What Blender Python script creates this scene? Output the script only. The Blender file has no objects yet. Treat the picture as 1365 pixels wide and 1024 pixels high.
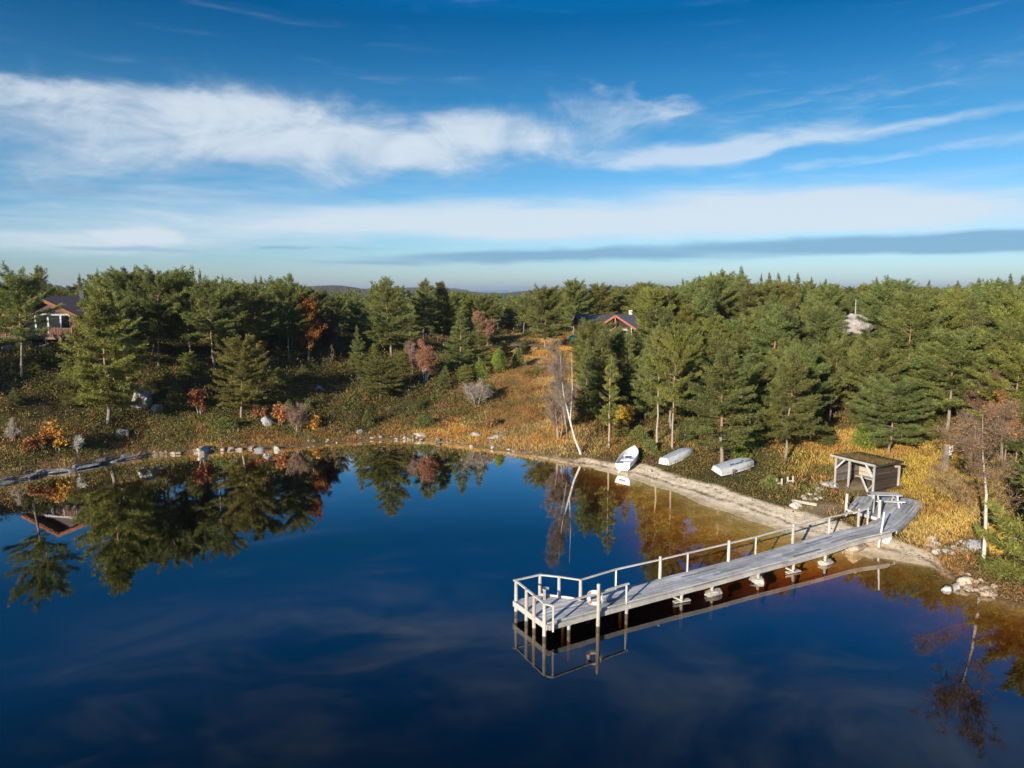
SKYT = [(.60, .76, 1.10), (.44, .68, .92), (.15, .49, .68), (.0, .275, .49), (.0, .50, .92)]
CLOUD = [(.19, .28, .38), (.415, .45, .485), (.38, .425, .465), (.105, .205, .32), (.30, .355, .415)]
SUNP, EXPO, HAZE = 5.0, .92, 0.0001
import bpy, math, random
import numpy as np
from mathutils import Vector
R = math.radians
C = bpy.context.scene.collection
rng = np.random.default_rng(7)
random.seed(7)

# ------------------------------------------------------------------ camera model
CAMH, PITCH, FPX = 15.0, R(7.6), 946.0
cp, sp = math.cos(PITCH), math.sin(PITCH)
def ray(px, py):
    a, b = (px - 682.5) / FPX, (512.0 - py) / FPX
    return np.array([a, cp + b * sp, -sp + b * cp])
def W(px, py, z=0.0):
    """world point of photo pixel px,py on the level z"""
    d = ray(px, py); t = (z - CAMH) / d[2]
    return np.array([d[0] * t, d[1] * t, z])
def proj(x, y, z):
    zz = z - CAMH
    dep = y * cp - zz * sp
    up = y * sp + zz * cp
    return 682.5 + FPX * x / dep, 512.0 - FPX * up / dep

# ------------------------------------------------------------------ noise
def _h(ix, iy, s):
    n = (ix * 374761393 + iy * 668265263 + s * 974711) & 0x7fffffff
    n = ((n ^ (n >> 13)) * 1274126177) & 0x7fffffff
    return ((n ^ (n >> 16)) & 0xffff) / 65535.0
def vnoise(x, y, s=0):
    x = np.asarray(x, float); y = np.asarray(y, float)
    ix = np.floor(x).astype(np.int64); iy = np.floor(y).astype(np.int64)
    fx = x - ix; fy = y - iy
    fx = fx * fx * (3 - 2 * fx); fy = fy * fy * (3 - 2 * fy)
    a = _h(ix, iy, s); b = _h(ix + 1, iy, s); c = _h(ix, iy + 1, s); d = _h(ix + 1, iy + 1, s)
    return (a * (1 - fx) + b * fx) * (1 - fy) + (c * (1 - fx) + d * fx) * fy
def fbm(x, y, s=0, o=4):
    r = 0; amp = .5
    for k in range(o):
        r = r + amp * vnoise(x * 2 ** k, y * 2 ** k, s + k * 17); amp *= .5
    return r / (1 - .5 ** o)
def sstep(a, b, x):
    t = np.clip((x - a) / (b - a), 0, 1); return t * t * (3 - 2 * t)

# ------------------------------------------------------------------ terrain
SHORE_PX = [(0, 645), (30, 640), (60, 632), (95, 628), (130, 620), (165, 613), (200, 607), (270, 603), (340, 599), (372, 598), (430, 592), (500, 587), (560, 587),
            (640, 597), (700, 606), (760, 618), (800, 627), (850, 641), (900, 658), (950, 677), (1000, 695), (1040, 709),
            (1090, 724), (1130, 738), (1160, 744), (1200, 749), (1240, 757), (1262, 770), (1290, 788), (1325, 797), (1348, 806)]
sh = [W(*p)[:2] for p in SHORE_PX]
sh = [np.array(p) for p in [(-400, -60), (-130, 30), (-90, 42), (-60, 49)]] + sh + [np.array(p) for p in [(28.5, 31.5), (33, 29), (40, 26), (55, 22), (90, 10), (200, -20), (400, -60)]]
SH = np.array(sh)
def sdist(x, y):
    """signed distance from the lake's shoreline, positive on land"""
    x = np.asarray(x, float).ravel(); y = np.asarray(y, float).ravel()
    best = np.full(x.shape, 1e18)
    for a, b in zip(SH[:-1], SH[1:]):
        d = b - a; L = d @ d
        t = np.clip(((x - a[0]) * d[0] + (y - a[1]) * d[1]) / L, 0, 1)
        best = np.minimum(best, (x - a[0] - t * d[0]) ** 2 + (y - a[1] - t * d[1]) ** 2)
    poly = np.vstack([SH, [(400, -400), (-400, -400)]])
    ins = np.zeros(x.shape, bool)
    for a, b in zip(poly, np.roll(poly, -1, 0)):
        c = (a[1] > y) != (b[1] > y)
        with np.errstate(divide='ignore', invalid='ignore'):
            xi = (b[0] - a[0]) * (y - a[1]) / (b[1] - a[1]) + a[0]
        ins ^= c & (x < xi)
    s = np.sqrt(best)
    s = np.where(ins, -s, s)
    return s + ((fbm(x / 2.3, y / 2.3, 91) - .5) * 1.0 + (fbm(x / .6, y / .6, 92) - .5) * .3) * np.exp(-np.abs(s) / 2.5)
SN = [0, 1, 3, 6, 10, 15, 20, 30, 45, 70, 110, 200, 400]
PROF = [(-60, [0, .4, .8, 1.5, 3.0, 5.6, 7.8, 9.2, 9.8, 9.5, 9, 7, 5]),
        (-31, [0, .4, .8, 1.5, 3.0, 5.6, 7.8, 9.2, 9.8, 9.5, 9, 7, 5]),
        (-22, [0, .35, .8, 1.6, 3.0, 5.0, 6.6, 8.2, 8.8, 8.5, 8, 6, 4]),
        (-13, [0, .3, .6, 1.3, 2.4, 3.8, 4.8, 5.8, 6.3, 6.0, 5, 4, 3]),
        (-3, [0, .3, .6, 1.2, 2.2, 3.4, 4.4, 5.4, 6.0, 6.2, 4.6, 3.6, 3]),
        (5, [0, .3, .7, 1.4, 2.4, 3.5, 4.4, 5.5, 6.3, 6.6, 5.6, 4, 3]),
        (10, [0, .16, .45, 1.0, 1.8, 2.8, 3.8, 5.6, 7.2, 8.4, 9.0, 7.5, 5]),
        (16, [0, .12, .42, .85, 1.25, 1.9, 2.7, 5.0, 7.6, 9.6, 10.2, 9.5, 6]),
        (27, [0, .12, .4, .8, 1.15, 1.7, 2.4, 4.6, 7.2, 9.6, 10.8, 10.2, 7]),
        (60, [0, .3, .6, .9, 1.3, 1.9, 2.8, 5.0, 7.2, 9.6, 10.8, 10.2, 7])]
PA = [p[0] for p in PROF]; PZ = np.array([p[1] for p in PROF])
def height(x, y, s=None):
    shp = np.shape(x); x = np.asarray(x, float).ravel(); y = np.asarray(y, float).ravel()
    if s is None: s = sdist(x, y)
    s = np.asarray(s).ravel()
    az = np.degrees(np.arctan2(x, np.maximum(y, 1e-3)))
    fi = np.interp(az, PA, np.arange(len(PA))); i0 = np.clip(fi.astype(int), 0, len(PA) - 2); f = fi - i0
    f = f * f * (3 - 2 * f)
    sc = np.clip(s, 0, 400)
    zs = np.stack([np.interp(sc, SN, row) for row in PZ], 0)
    k = np.arange(x.size)
    z = zs[i0, k] * (1 - f) + zs[i0 + 1, k] * f
    r = np.hypot(x, y)
    beach = sstep(6, 13, az) * (1 - sstep(30, 34, az))
    z = z + (fbm(x / 4.5, y / 4.5, 3) - .5) * 1.1 * sstep(1 + 5 * beach, 7 + 9 * beach, s) + (fbm(x / 26, y / 26, 9) - .5) * 1.8 * sstep(16, 45, s)
    pd = np.hypot((x - 23.6) / 3.4, (y - 42.6) / 3.4)
    z = np.where(s > 0, np.minimum(z, .80 + 60 * sstep(.9, 3.2, pd)), z)
    far = sstep(500, 1400, r)
    hills = fbm(x / 420, y / 420, 21) ** 2 * 46 - 4
    hills = hills * (1 - .75 * np.exp(-((az + 1.3) / 2.3) ** 2))
    hills = np.where(r > 2600, hills * (1 - sstep(2600, 3600, r) * (np.abs(az + .6) < 2.8)) - 6 * sstep(2600, 3600, r) * (np.abs(az + .6) < 2.8), hills)
    z = z * (1 - far) + hills * far
    dp = np.clip(-s, 0, 60)
    beach = beach * (1 - sstep(-1.6, .9, (x - 1.7) * .49 - (y - 28.9) * .87))   # the bottom falls off steeply beyond the pier
    bed = -(np.interp(dp, [0, 1, 3, 6, 10, 16, 60], [0, .13, .32, .75, 1.8, 3.6, 4.6]) * beach + np.interp(dp, [0, 1, 3, 8, 16, 60], [0, .36, 1.2, 3.2, 4.4, 4.8]) * (1 - beach))
    bed = bed + (fbm(x / 1.7, y / 1.7, 31) - .5) * .22 * np.clip(dp, 0, 1.0)
    z = np.where(s < 0, bed, z)
    return z.reshape(shp)
def gz(x, y): return float(height(np.array([x]), np.array([y]))[0])
def G(px, py, lo=22, hi=170):
    """where the ray through photo pixel px,py meets the land (or the water)"""
    d = ray(px, py); t = np.linspace(lo, hi, 900) / d[1]
    X, Y, Z = d[0] * t, d[1] * t, CAMH + d[2] * t
    g = np.maximum(height(X, Y), 0)
    k = np.argmax(Z <= g) if (Z <= g).any() else len(t) - 1
    return np.array([X[k], Y[k], g[k]])

# ------------------------------------------------------------------ mesh helpers
def norm(a): return a / np.maximum(np.linalg.norm(a, axis=-1, keepdims=True), 1e-9)
class MB:
    """collects geometry of one mesh: quads and triangles with a face colour and a material slot"""
    def __init__(s): s.V = []; s.Q = []; s.n = 0
    def add(s, V, F, col=(1, 1, 1), mi=0):
        V = np.asarray(V, float).reshape(-1, 3); F = np.asarray(F, int)
        if F.ndim == 1: F = F[None]
        c = np.asarray(col, float)
        if c.ndim == 1: c = np.tile(c, (len(F), 1))
        s.V.append(V); s.Q.append((F + s.n, c, np.full(len(F), mi))); s.n += len(V)
    def box(s, c, size, rz=0, col=(1, 1, 1), mi=0, M=None):
        h = np.array(size) / 2
        v = np.array([[x, y, z] for x in (-1, 1) for y in (-1, 1) for z in (-1, 1)]) * h
        if M is not None: v = v @ np.asarray(M).T
        elif rz:
            a, b = math.cos(rz), math.sin(rz); v = v @ np.array([[a, b, 0], [-b, a, 0], [0, 0, 1]])
        s.add(v + np.array(c), [[0, 1, 3, 2], [4, 6, 7, 5], [0, 4, 5, 1], [2, 3, 7, 6], [0, 2, 6, 4], [1, 5, 7, 3]], col, mi)
    def bar(s, a, b, w, h, col=(1, 1, 1), mi=0, up=(0, 0, 1)):
        """box beam from a to b, w wide, h high"""
        a = np.array(a, float); b = np.array(b, float); d = b - a; L = np.linalg.norm(d); d /= L
        u = np.array(up, float); sd = np.cross(d, u)
        if np.linalg.norm(sd) < 1e-4: sd = np.cross(d, (0, 1, 0))
        sd /= np.linalg.norm(sd); u = np.cross(sd, d)
        s.box((a + b) / 2, (L, w, h), col=col, mi=mi, M=np.stack([d, sd, u], 1))
    def tube(s, P, r, n=6, col=(1, 1, 1), mi=0, cap=True):
        P = np.asarray(P, float); r = np.broadcast_to(np.asarray(r, float), (len(P),))
        T = norm(np.gradient(P, axis=0)); ref = np.array([0.31, .77, .2]) if abs(T[0][2]) > .8 else np.array([0, 0, 1.])
        A = norm(np.cross(T, ref)); B = np.cross(T, A)
        th = np.arange(n) * 2 * math.pi / n
        V = P[:, None] + r[:, None, None] * (A[:, None] * np.cos(th)[None, :, None] + B[:, None] * np.sin(th)[None, :, None])
        m = len(P); i = np.arange(m - 1)[:, None] * n; j = np.arange(n)[None]; j2 = (j + 1) % n
        F = np.stack([i + j, i + j2, i + n + j2, i + n + j], -1).reshape(-1, 4)
        V = V.reshape(-1, 3)
        s.add(V, F, col, mi)
        if cap:
            for base, o in ((0, P[0]), ((m - 1) * n, P[-1])):
                vv = np.vstack([V[base:base + n], o[None]]); k = np.arange(n)
                s.add(vv, np.stack([k, (k + 1) % n, np.full(n, n), np.full(n, n)], 1)[:, :3], col, mi)
    def diamonds(s, c, d, l, w, col, mi=0, r=rng):
        """leaf-sized diamonds from c along d, length l, width w, turned at random about d"""
        n = len(c); sd = norm(np.cross(d, r.normal(size=(n, 3))))
        l = np.broadcast_to(l, (n,))[:, None]; w = np.broadcast_to(w, (n,))[:, None]
        V = np.stack([c, c + d * l * .45 + sd * w * .5, c + d * l, c + d * l * .45 - sd * w * .5], 1).reshape(-1, 3)
        s.add(V, np.arange(4 * n).reshape(n, 4), col, mi)
    def build(s, name, mats, parent=None, smooth=False, loc=None):
        me = bpy.data.meshes.new(name)
        V = np.vstack(s.V)
        me.vertices.add(len(V)); me.vertices.foreach_set('co', V.astype(np.float32).ravel())
        loops = np.concatenate([q[0].ravel() for q in s.Q]); tot = np.concatenate([np.full(len(q[0]), q[0].shape[1]) for q in s.Q])
        me.loops.add(len(loops)); me.polygons.add(len(tot))
        me.loops.foreach_set('vertex_index', loops.astype(np.int32))
        st = np.concatenate([[0], np.cumsum(tot)[:-1]])
        me.polygons.foreach_set('loop_start', st.astype(np.int32))
        me.polygons.foreach_set('material_index', np.concatenate([q[2] for q in s.Q]).astype(np.int32))
        me.polygons.foreach_set('use_smooth', np.full(len(tot), bool(smooth)))
        c = np.concatenate([q[1] for q in s.Q]); at = me.attributes.new('tint', 'FLOAT_COLOR', 'FACE')
        at.data.foreach_set('color', np.hstack([c, np.ones((len(c), 1))]).astype(np.float32).ravel())
        me.update(calc_edges=True); me.validate()
        for m in (mats if isinstance(mats, (list, tuple)) else [mats]): me.materials.append(m)
        o = bpy.data.objects.new(name, me); C.objects.link(o)
        if parent: o.parent = parent
        if loc is not None: o.location = loc
        return o
def tag(o, label, cat, group=None):
    o['label'] = label; o['category'] = cat
    if group: o['group'] = group
    return o
def empty(name, loc, rz=0, label=None, cat=None, group=None):
    o = bpy.data.objects.new(name, None); C.objects.link(o); o.location = [float(v) for v in loc]; o.rotation_euler = (0, 0, rz)
    o.empty_display_size = .3
    if label: tag(o, label, cat, group)
    return o
def copy_tree(o):
    r = o.copy(); C.objects.link(r)
    for ch in o.children:
        c = ch.copy(); C.objects.link(c); c.parent = r
        for g in ch.children:
            d = g.copy(); C.objects.link(d); d.parent = c
    return r
def struct(o, kind='structure'): o['kind'] = kind; return o

# ------------------------------------------------------------------ materials
class NT:
    def __init__(s, name):
        s.m = bpy.data.materials.new(name); s.m.use_nodes = True; s.t = s.m.node_tree; s.t.nodes.clear()
        s.out = s.n('ShaderNodeOutputMaterial')
    def n(s, ty, **kw):
        nd = s.t.nodes.new(ty)
        for k, v in kw.items():
            if k.startswith('i_'):
                key = k[2:]; key = int(key) if key.isdigit() else key.replace('_', ' ')
                sk = nd.inputs[key]
                if hasattr(v, 'is_output'): s.t.links.new(v, sk)
                else: sk.default_value = v
            else: setattr(nd, k, v)
        return nd
    def l(s, a, b): s.t.links.new(a, b)
    def math(s, op, a, b=0.0, c=None, clamp=False):
        nd = s.n('ShaderNodeMath', operation=op, i_0=a, i_1=b); nd.use_clamp = clamp
        if c is not None:
            if hasattr(c, 'is_output'): s.l(c, nd.inputs[2])
            else: nd.inputs[2].default_value = c
        return nd.outputs[0]
    def mix(s, f, a, b, bt='MIX'):
        nd = s.n('ShaderNodeMix', data_type='RGBA', blend_type=bt)
        for sk, v in ((nd.inputs[0], f), (nd.inputs[6], a), (nd.inputs[7], b)):
            if hasattr(v, 'is_output'): s.l(v, sk)
            else: sk.default_value = v if not isinstance(v, tuple) or len(v) == 4 else (*v, 1)
        return nd.outputs[2]
    def noise(s, scale, vec=None, detail=4, rough=.55, dist=0.0):
        nd = s.n('ShaderNodeTexNoise', i_Scale=scale, i_Detail=detail, i_Roughness=rough, i_Distortion=dist)
        if vec is not None: s.l(vec, nd.inputs['Vector'])
        return nd.outputs['Fac']
    def ramp(s, f, stops):
        nd = s.n('ShaderNodeValToRGB', i_Fac=f); e = nd.color_ramp.elements
        while len(e) < len(stops): e.new(.5)
        for k, (p, c) in enumerate(stops):
            e[k].position = p; e[k].color = (*c, 1) if len(c) == 3 else c
        return nd.outputs[0]
    def obj(s): return s.n('ShaderNodeTexCoord').outputs['Object']
    def tint(s): return s.n('ShaderNodeAttribute', attribute_name='tint').outputs['Color']
    def pbsdf(s, col, rough=.8, spec=.3, bump=None, bs=.3, bd=.02, **kw):
        p = s.n('ShaderNodeBsdfPrincipled')
        if hasattr(col, 'is_output'): s.l(col, p.inputs['Base Color'])
        else: p.inputs['Base Color'].default_value = (*col, 1)
        if hasattr(rough, 'is_output'): s.l(rough, p.inputs['Roughness'])
        else: p.inputs['Roughness'].default_value = rough
        p.inputs['Specular IOR Level'].default_value = spec
        for k, v in kw.items(): p.inputs[k.replace('_', ' ')].default_value = v
        if bump is not None:
            b = s.n('ShaderNodeBump', i_Strength=bs, i_Distance=bd, i_Height=bump); s.l(b.outputs[0], p.inputs['Normal'])
        return p.outputs[0]
    def done(s, sh): s.l(sh, s.out.inputs['Surface']); return s.m

def mat_foliage(name, transl=.25, var=.35, hv=.035):
    t = NT(name); c = t.tint(); ob = t.n('ShaderNodeObjectInfo')
    f = t.math('MULTIPLY_ADD', ob.outputs['Random'], var, 1 - var / 2)
    hs = t.n('ShaderNodeHueSaturation', i_Color=c, i_Value=f)
    h = t.math('MULTIPLY_ADD', ob.outputs['Random'], hv, .5 - hv / 2); t.l(h, hs.inputs['Hue'])
    d = t.pbsdf(hs.outputs[0], .65, .25)
    tr = t.n('ShaderNodeBsdfTranslucent', i_Color=hs.outputs[0])
    mx = t.n('ShaderNodeMixShader', i_0=transl, i_1=d, i_2=tr.outputs[0])
    return t.done(mx.outputs[0])
def mat_tint(name, rough=.8, scale=8., amp=.5, spec=.3, bd=.01, stretch=None):
    """face colour broken up by noise"""
    t = NT(name); v = t.obj()
    if stretch:
        mp = t.n('ShaderNodeMapping'); mp.inputs['Scale'].default_value = stretch; t.l(v, mp.inputs['Vector']); v = mp.outputs[0]
    nz = t.noise(scale, v, 6); g = t.ramp(nz, [(.25, (1 - amp,) * 3), (.75, (1 + amp * .6,) * 3)])
    c = t.mix(1.0, t.tint(), g, 'MULTIPLY')
    return t.done(t.pbsdf(c, rough, spec, nz, .5, bd))
def mat_bark():
    t = NT('bark'); v = t.obj(); nz = t.noise(14, v, 5)
    sp_ = t.n('ShaderNodeSeparateXYZ', i_0=v)
    c = t.mix(1.0, t.tint(), t.ramp(nz, [(.3, (.45, .45, .45)), (.7, (1.25, 1.25, 1.25))]), 'MULTIPLY')
    return t.done(t.pbsdf(c, .9, .15, nz, .8, .03))
def mat_birch():
    t = NT('birch_bark'); v = t.obj()
    mp = t.n('ShaderNodeMapping'); mp.inputs['Scale'].default_value = (2, 2, 9); t.l(v, mp.inputs['Vector'])
    nz = t.noise(2.2, mp.outputs[0], 5, .7)
    c = t.mix(1.0, t.tint(), t.ramp(nz, [(.36, (.12, .11, .1)), (.46, (.85, .85, .85)), (.8, (1.1, 1.1, 1.1))]), 'MULTIPLY')
    return t.done(t.pbsdf(c, .7, .3, nz, .3, .01))
def mat_rock(name='rock'):
    t = NT(name); v = t.n('ShaderNodeNewGeometry').outputs['Position']
    a = t.noise(1.6, v, 8, .65); b = t.noise(9, v, 5, .6)
    g = t.ramp(a, [(.28, (.35, .33, .31)), (.5, (.95, .95, .95)), (.72, (1.25, 1.22, 1.18))])
    g2 = t.ramp(b, [(.3, (.6, .6, .58)), (.6, (1.1, 1.1, 1.1))])
    c = t.mix(1.0, t.mix(1.0, t.tint(), g, 'MULTIPLY'), g2, 'MULTIPLY')
    return t.done(t.pbsdf(c, .9, .2, b, .8, .04))
def mat_wood(name, amp=.55, rough=.85, sc=(1.2, 18, 18)):
    t = NT(name); v = t.obj()
    mp = t.n('ShaderNodeMapping'); mp.inputs['Scale'].default_value = sc; t.l(v, mp.inputs['Vector'])
    nz = t.noise(1.6, mp.outputs[0], 6, .65); n2 = t.noise(.9, v, 3)
    c = t.mix(1.0, t.tint(), t.ramp(nz, [(.25, (1 - amp,) * 3), (.7, (1.15,) * 3)]), 'MULTIPLY')
    c = t.mix(1.0, c, t.ramp(n2, [(.3, (.75, .74, .72)), (.7, (1.12, 1.12, 1.12))]), 'MULTIPLY')
    return t.done(t.pbsdf(c, rough, .25, nz, .35, .01))
def mat_plain(name, rough=.5, spec=.4, amp=.32, sc=3):
    return mat_tint(name, rough, sc, amp, spec, .003)
def mat_glass():
    t = NT('window_glass'); return t.done(t.pbsdf((.015, .018, .02), .06, .6))
def mat_ground():
    t = NT('ground'); pos = t.n('ShaderNodeNewGeometry').outputs['Position']
    base = t.n('ShaderNodeAttribute', attribute_name='albedo').outputs['Color']
    a = t.noise(.9, pos, 8, .7); b = t.noise(6, pos, 6, .7)
    c = t.mix(1.0, base, t.ramp(a, [(.25, (.55, .55, .52)), (.75, (1.3, 1.28, 1.22))]), 'MULTIPLY')
    c = t.mix(1.0, c, t.ramp(b, [(.25, (.6, .6, .6)), (.7, (1.25, 1.25, 1.25))]), 'MULTIPLY')
    return t.done(t.pbsdf(c, .95, .1, b, .6, .05))
def mat_water():
    t = NT('lake_water'); pos = t.n('ShaderNodeNewGeometry').outputs['Position']
    mp = t.n('ShaderNodeMapping'); mp.inputs['Scale'].default_value = (.55, 1.5, 1); t.l(pos, mp.inputs['Vector'])
    nz = t.noise(1.3, mp.outputs[0], 3, .5); n2 = t.noise(.05, pos, 3, .5)
    amp = t.math('MULTIPLY', t.ramp(n2, [(.35, (.15,) * 3), (.65, (1,) * 3)]), .10)
    b = t.n('ShaderNodeBump', i_Strength=amp, i_Distance=.012, i_Height=nz)
    fr = t.n('ShaderNodeFresnel', i_IOR=1.34); t.l(b.outputs[0], fr.inputs['Normal'])
    gl = t.n('ShaderNodeBsdfAnisotropic', i_Color=(1, 1, 1, 1), i_Roughness=.015); t.l(b.outputs[0], gl.inputs['Normal'])
    tr = t.n('ShaderNodeBsdfTransparent', i_Color=(.97, .96, .93, 1))
    bf = t.n('ShaderNodeNewGeometry').outputs['Backfacing']; k = t.math('MINIMUM', t.math('MULTIPLY', t.math('POWER', fr.outputs[0], 1.43), 6.2), .9)
    k = t.math('MULTIPLY_ADD', bf, .08, t.math('MULTIPLY', k, t.math('SUBTRACT', 1.0, bf)))
    mx = t.n('ShaderNodeMixShader', i_0=k, i_1=tr.outputs[0], i_2=gl.outputs[0])
    va = t.n('ShaderNodeVolumeAbsorption', i_Color=(.80, .62, .18, 1), i_Density=1.25)
    t.l(va.outputs[0], t.out.inputs['Volume'])
    return t.done(mx.outputs[0])

M_NEEDLE = mat_foliage('pine_needles', .35); M_LEAF = mat_foliage('leaves', .35, .2, .006); M_COVER = mat_foliage('ground_plants', .25, .0, .0)
M_BARK = mat_bark(); M_BIRCH = mat_birch(); M_TWIG = mat_tint('twigs', .85, 5, .3, .15)
M_ROCK = mat_rock(); M_WOOD = mat_wood('weathered_wood'); M_DECK = mat_wood('deck_boards', .5, .85, (3, 14, 14)); M_PLANK = mat_wood('dark_planks', .5, .85, (1, 3, 16))
M_PAINT = mat_plain('paint'); M_PLASTIC = mat_plain('plastic', .35, .5, .12); M_ROOF = mat_tint('roofing', .75, 6, .3, .3); M_GLASS = mat_glass()
M_GROUND = mat_ground(); M_WATER = mat_water()
# ------------------------------------------------------------------ ground sheet
def blob(px, py, cx, cy, rx, ry): return np.exp(-(((px - cx) / rx) ** 2 + ((py - cy) / ry) ** 2) ** 1.5)
def sandw(x, y):
    px, py = proj(x, y, np.zeros_like(x))
    w = np.interp(px, [670, 720, 770, 815, 850, 1000, 1100, 1180, 1235, 1256, 1275], [.1, .35, .7, 1.9, 3.0, 3.2, 3.6, 3.0, 2.0, .6, 0])
    return w + (fbm(x / 1.6, y / 1.6, 5) - .5) * 1.3 * np.clip(w, 0, 1)
def gold(px, py, x, y):
    g = blob(px, py, 700, 535, 95, 78) + blob(px, py, 740, 482, 70, 36) + blob(px, py, 640, 580, 120, 22)
    g = g + blob(px, py, 1195, 630, 110, 52) + blob(px, py, 1255, 690, 85, 60) + .8 * blob(px, py, 1120, 590, 90, 26) + .5 * blob(px, py, 850, 590, 80, 18) + .55 * blob(px, py, 70, 590, 110, 30)
    return np.clip(g, 0, 1)
def ground():
    ang = np.radians(np.concatenate([np.linspace(-80, -46, 40, endpoint=False), np.linspace(-46, 46, 560), np.linspace(47, 80, 40)]))
    rad = np.concatenate([np.linspace(2, 22, 24, endpoint=False), np.arange(22, 120, .3), np.geomspace(120.5, 5200, 120)])
    A, Rr = np.meshgrid(ang, rad); X = Rr * np.sin(A); Y = Rr * np.cos(A)
    s = sdist(X, Y); Z = height(X, Y, s).ravel(); X = X.ravel(); Y = Y.ravel()
    px, py = proj(X, Y, Z)
    sw = sandw(X, Y); n1 = fbm(X / 3.1, Y / 3.1, 41); n2 = fbm(X / 11, Y / 11, 51)
    soil = np.array([.062, .046, .022]); moss = np.array([.060, .056, .018]); rust = np.array([.13, .075, .03]); goldc = np.array([.20, .135, .05])
    t = sstep(.35, .65, n1)[:, None]
    col = soil * (1 - t) + moss * t
    g = (gold(px, py, X, Y) * sstep(.25, .6, n1 + .15))[:, None]
    col = col * (1 - g) + (rust * (1 - t) + goldc * t) * g
    e = (sstep(3.5, 1.2, s + (n1 - .5) * 2) * sstep(-.1, .1, s))[:, None] * .7
    col = col * (1 - e) + np.array([.15, .10, .055]) * e
    # pale track to the cabin and the bare earth under the lean-to
    tr = np.clip(blob(px, py, 690, 462, 38, 4) * (s > 20) + blob(px, py, 735, 488, 34, 3.5) * .8 + blob(px, py, 1140, 650, 22, 9) * 1.2 * (s < 20) + 1.1 * blob(px, py, 1095, 677, 40, 9) * (s < 12), 0, 1)[:, None]
    col = col * (1 - tr) + np.array([.24, .18, .11]) * tr
    r = np.hypot(X, Y); f = sstep(180, 420, r)[:, None]
    col = col * (1 - f) + (np.array([.055, .06, .03]) * (1 - t) + np.array([.16, .115, .07]) * t) * f
    sa = sstep(.25, -.25, s - sw) * (sw > .12)
    dry = np.array([.68, .56, .42]); wet = np.array([.46, .36, .24])
    wr = sstep(.25, .05, np.abs(s - sw * .42 - (n1 - .5) * .9)) * (.35 + .65 * sstep(.3, .6, fbm(X / .5, Y / .5, 77)))   # wrack line of dead leaves
    wr = np.maximum(wr, .8 * sstep(.2, .02, np.abs(s - sw * .62 - (n2 - .5) * 1.2)) * sstep(.5, .62, fbm(X / .35, Y / .6, 78)))
    ww = sstep(1.2, .1, s)[:, None]
    sc = dry * (1 - ww) + wet * ww; sc = sc * (1 - .75 * wr[:, None]) + np.array([.07, .05, .035]) * .75 * wr[:, None]
    col = col * (1 - sa[:, None]) + sc * sa[:, None]
    # lake bed: sand and silt near the shore, dark peat further out
    az = np.degrees(np.arctan2(X, Y)); be = (sstep(4, 12, az) * (1 - sstep(-1.5, 1.5, (X - 1.7) * .49 - (Y - 28.9) * .87)))[:, None]; d = np.clip(-s, 0, 50)[:, None]
    bed = np.array([.20, .125, .06]) * (1 - be) + np.array([.64, .47, .22]) * be
    pe = sstep(0, 1, (d - 2) / (5 + 5 * be) + (n2[:, None] - .5) * .8)
    bed = bed * (1 - pe) + np.array([.030, .021, .013]) * pe
    col = np.where((s < 0)[:, None], bed, col)
    nr, na = len(rad), len(ang); i = np.arange(nr - 1)[:, None] * na; j = np.arange(na - 1)[None]
    F = np.stack([i + j, i + j + 1, i + na + j + 1, i + na + j], -1).reshape(-1, 4)[:, ::-1]
    mb = MB(); mb.add(np.stack([X, Y, Z], 1), F)
    o = mb.build('ground', M_GROUND, smooth=True); struct(o)
    at = o.data.attributes.new('albedo', 'FLOAT_COLOR', 'POINT')
    at.data.foreach_set('color', np.hstack([np.clip(col, 0, 1), np.ones((len(col), 1))]).astype(np.float32).ravel())
ground()
mb = MB(); mb.box((0, 60, -3.5), (330, 240, 7)); struct(mb.build('lake_water', M_WATER))
t = NT('sea'); M_SEA = t.done(t.pbsdf((.05, .09, .13), .25, .5))
mb = MB(); mb.add([(-2500, 2300, -1.5), (2500, 2300, -1.5), (9000, 16000, -1.5), (-9000, 16000, -1.5)], [[0, 1, 2, 3]]); struct(mb.build('sea', M_SEA))

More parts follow.
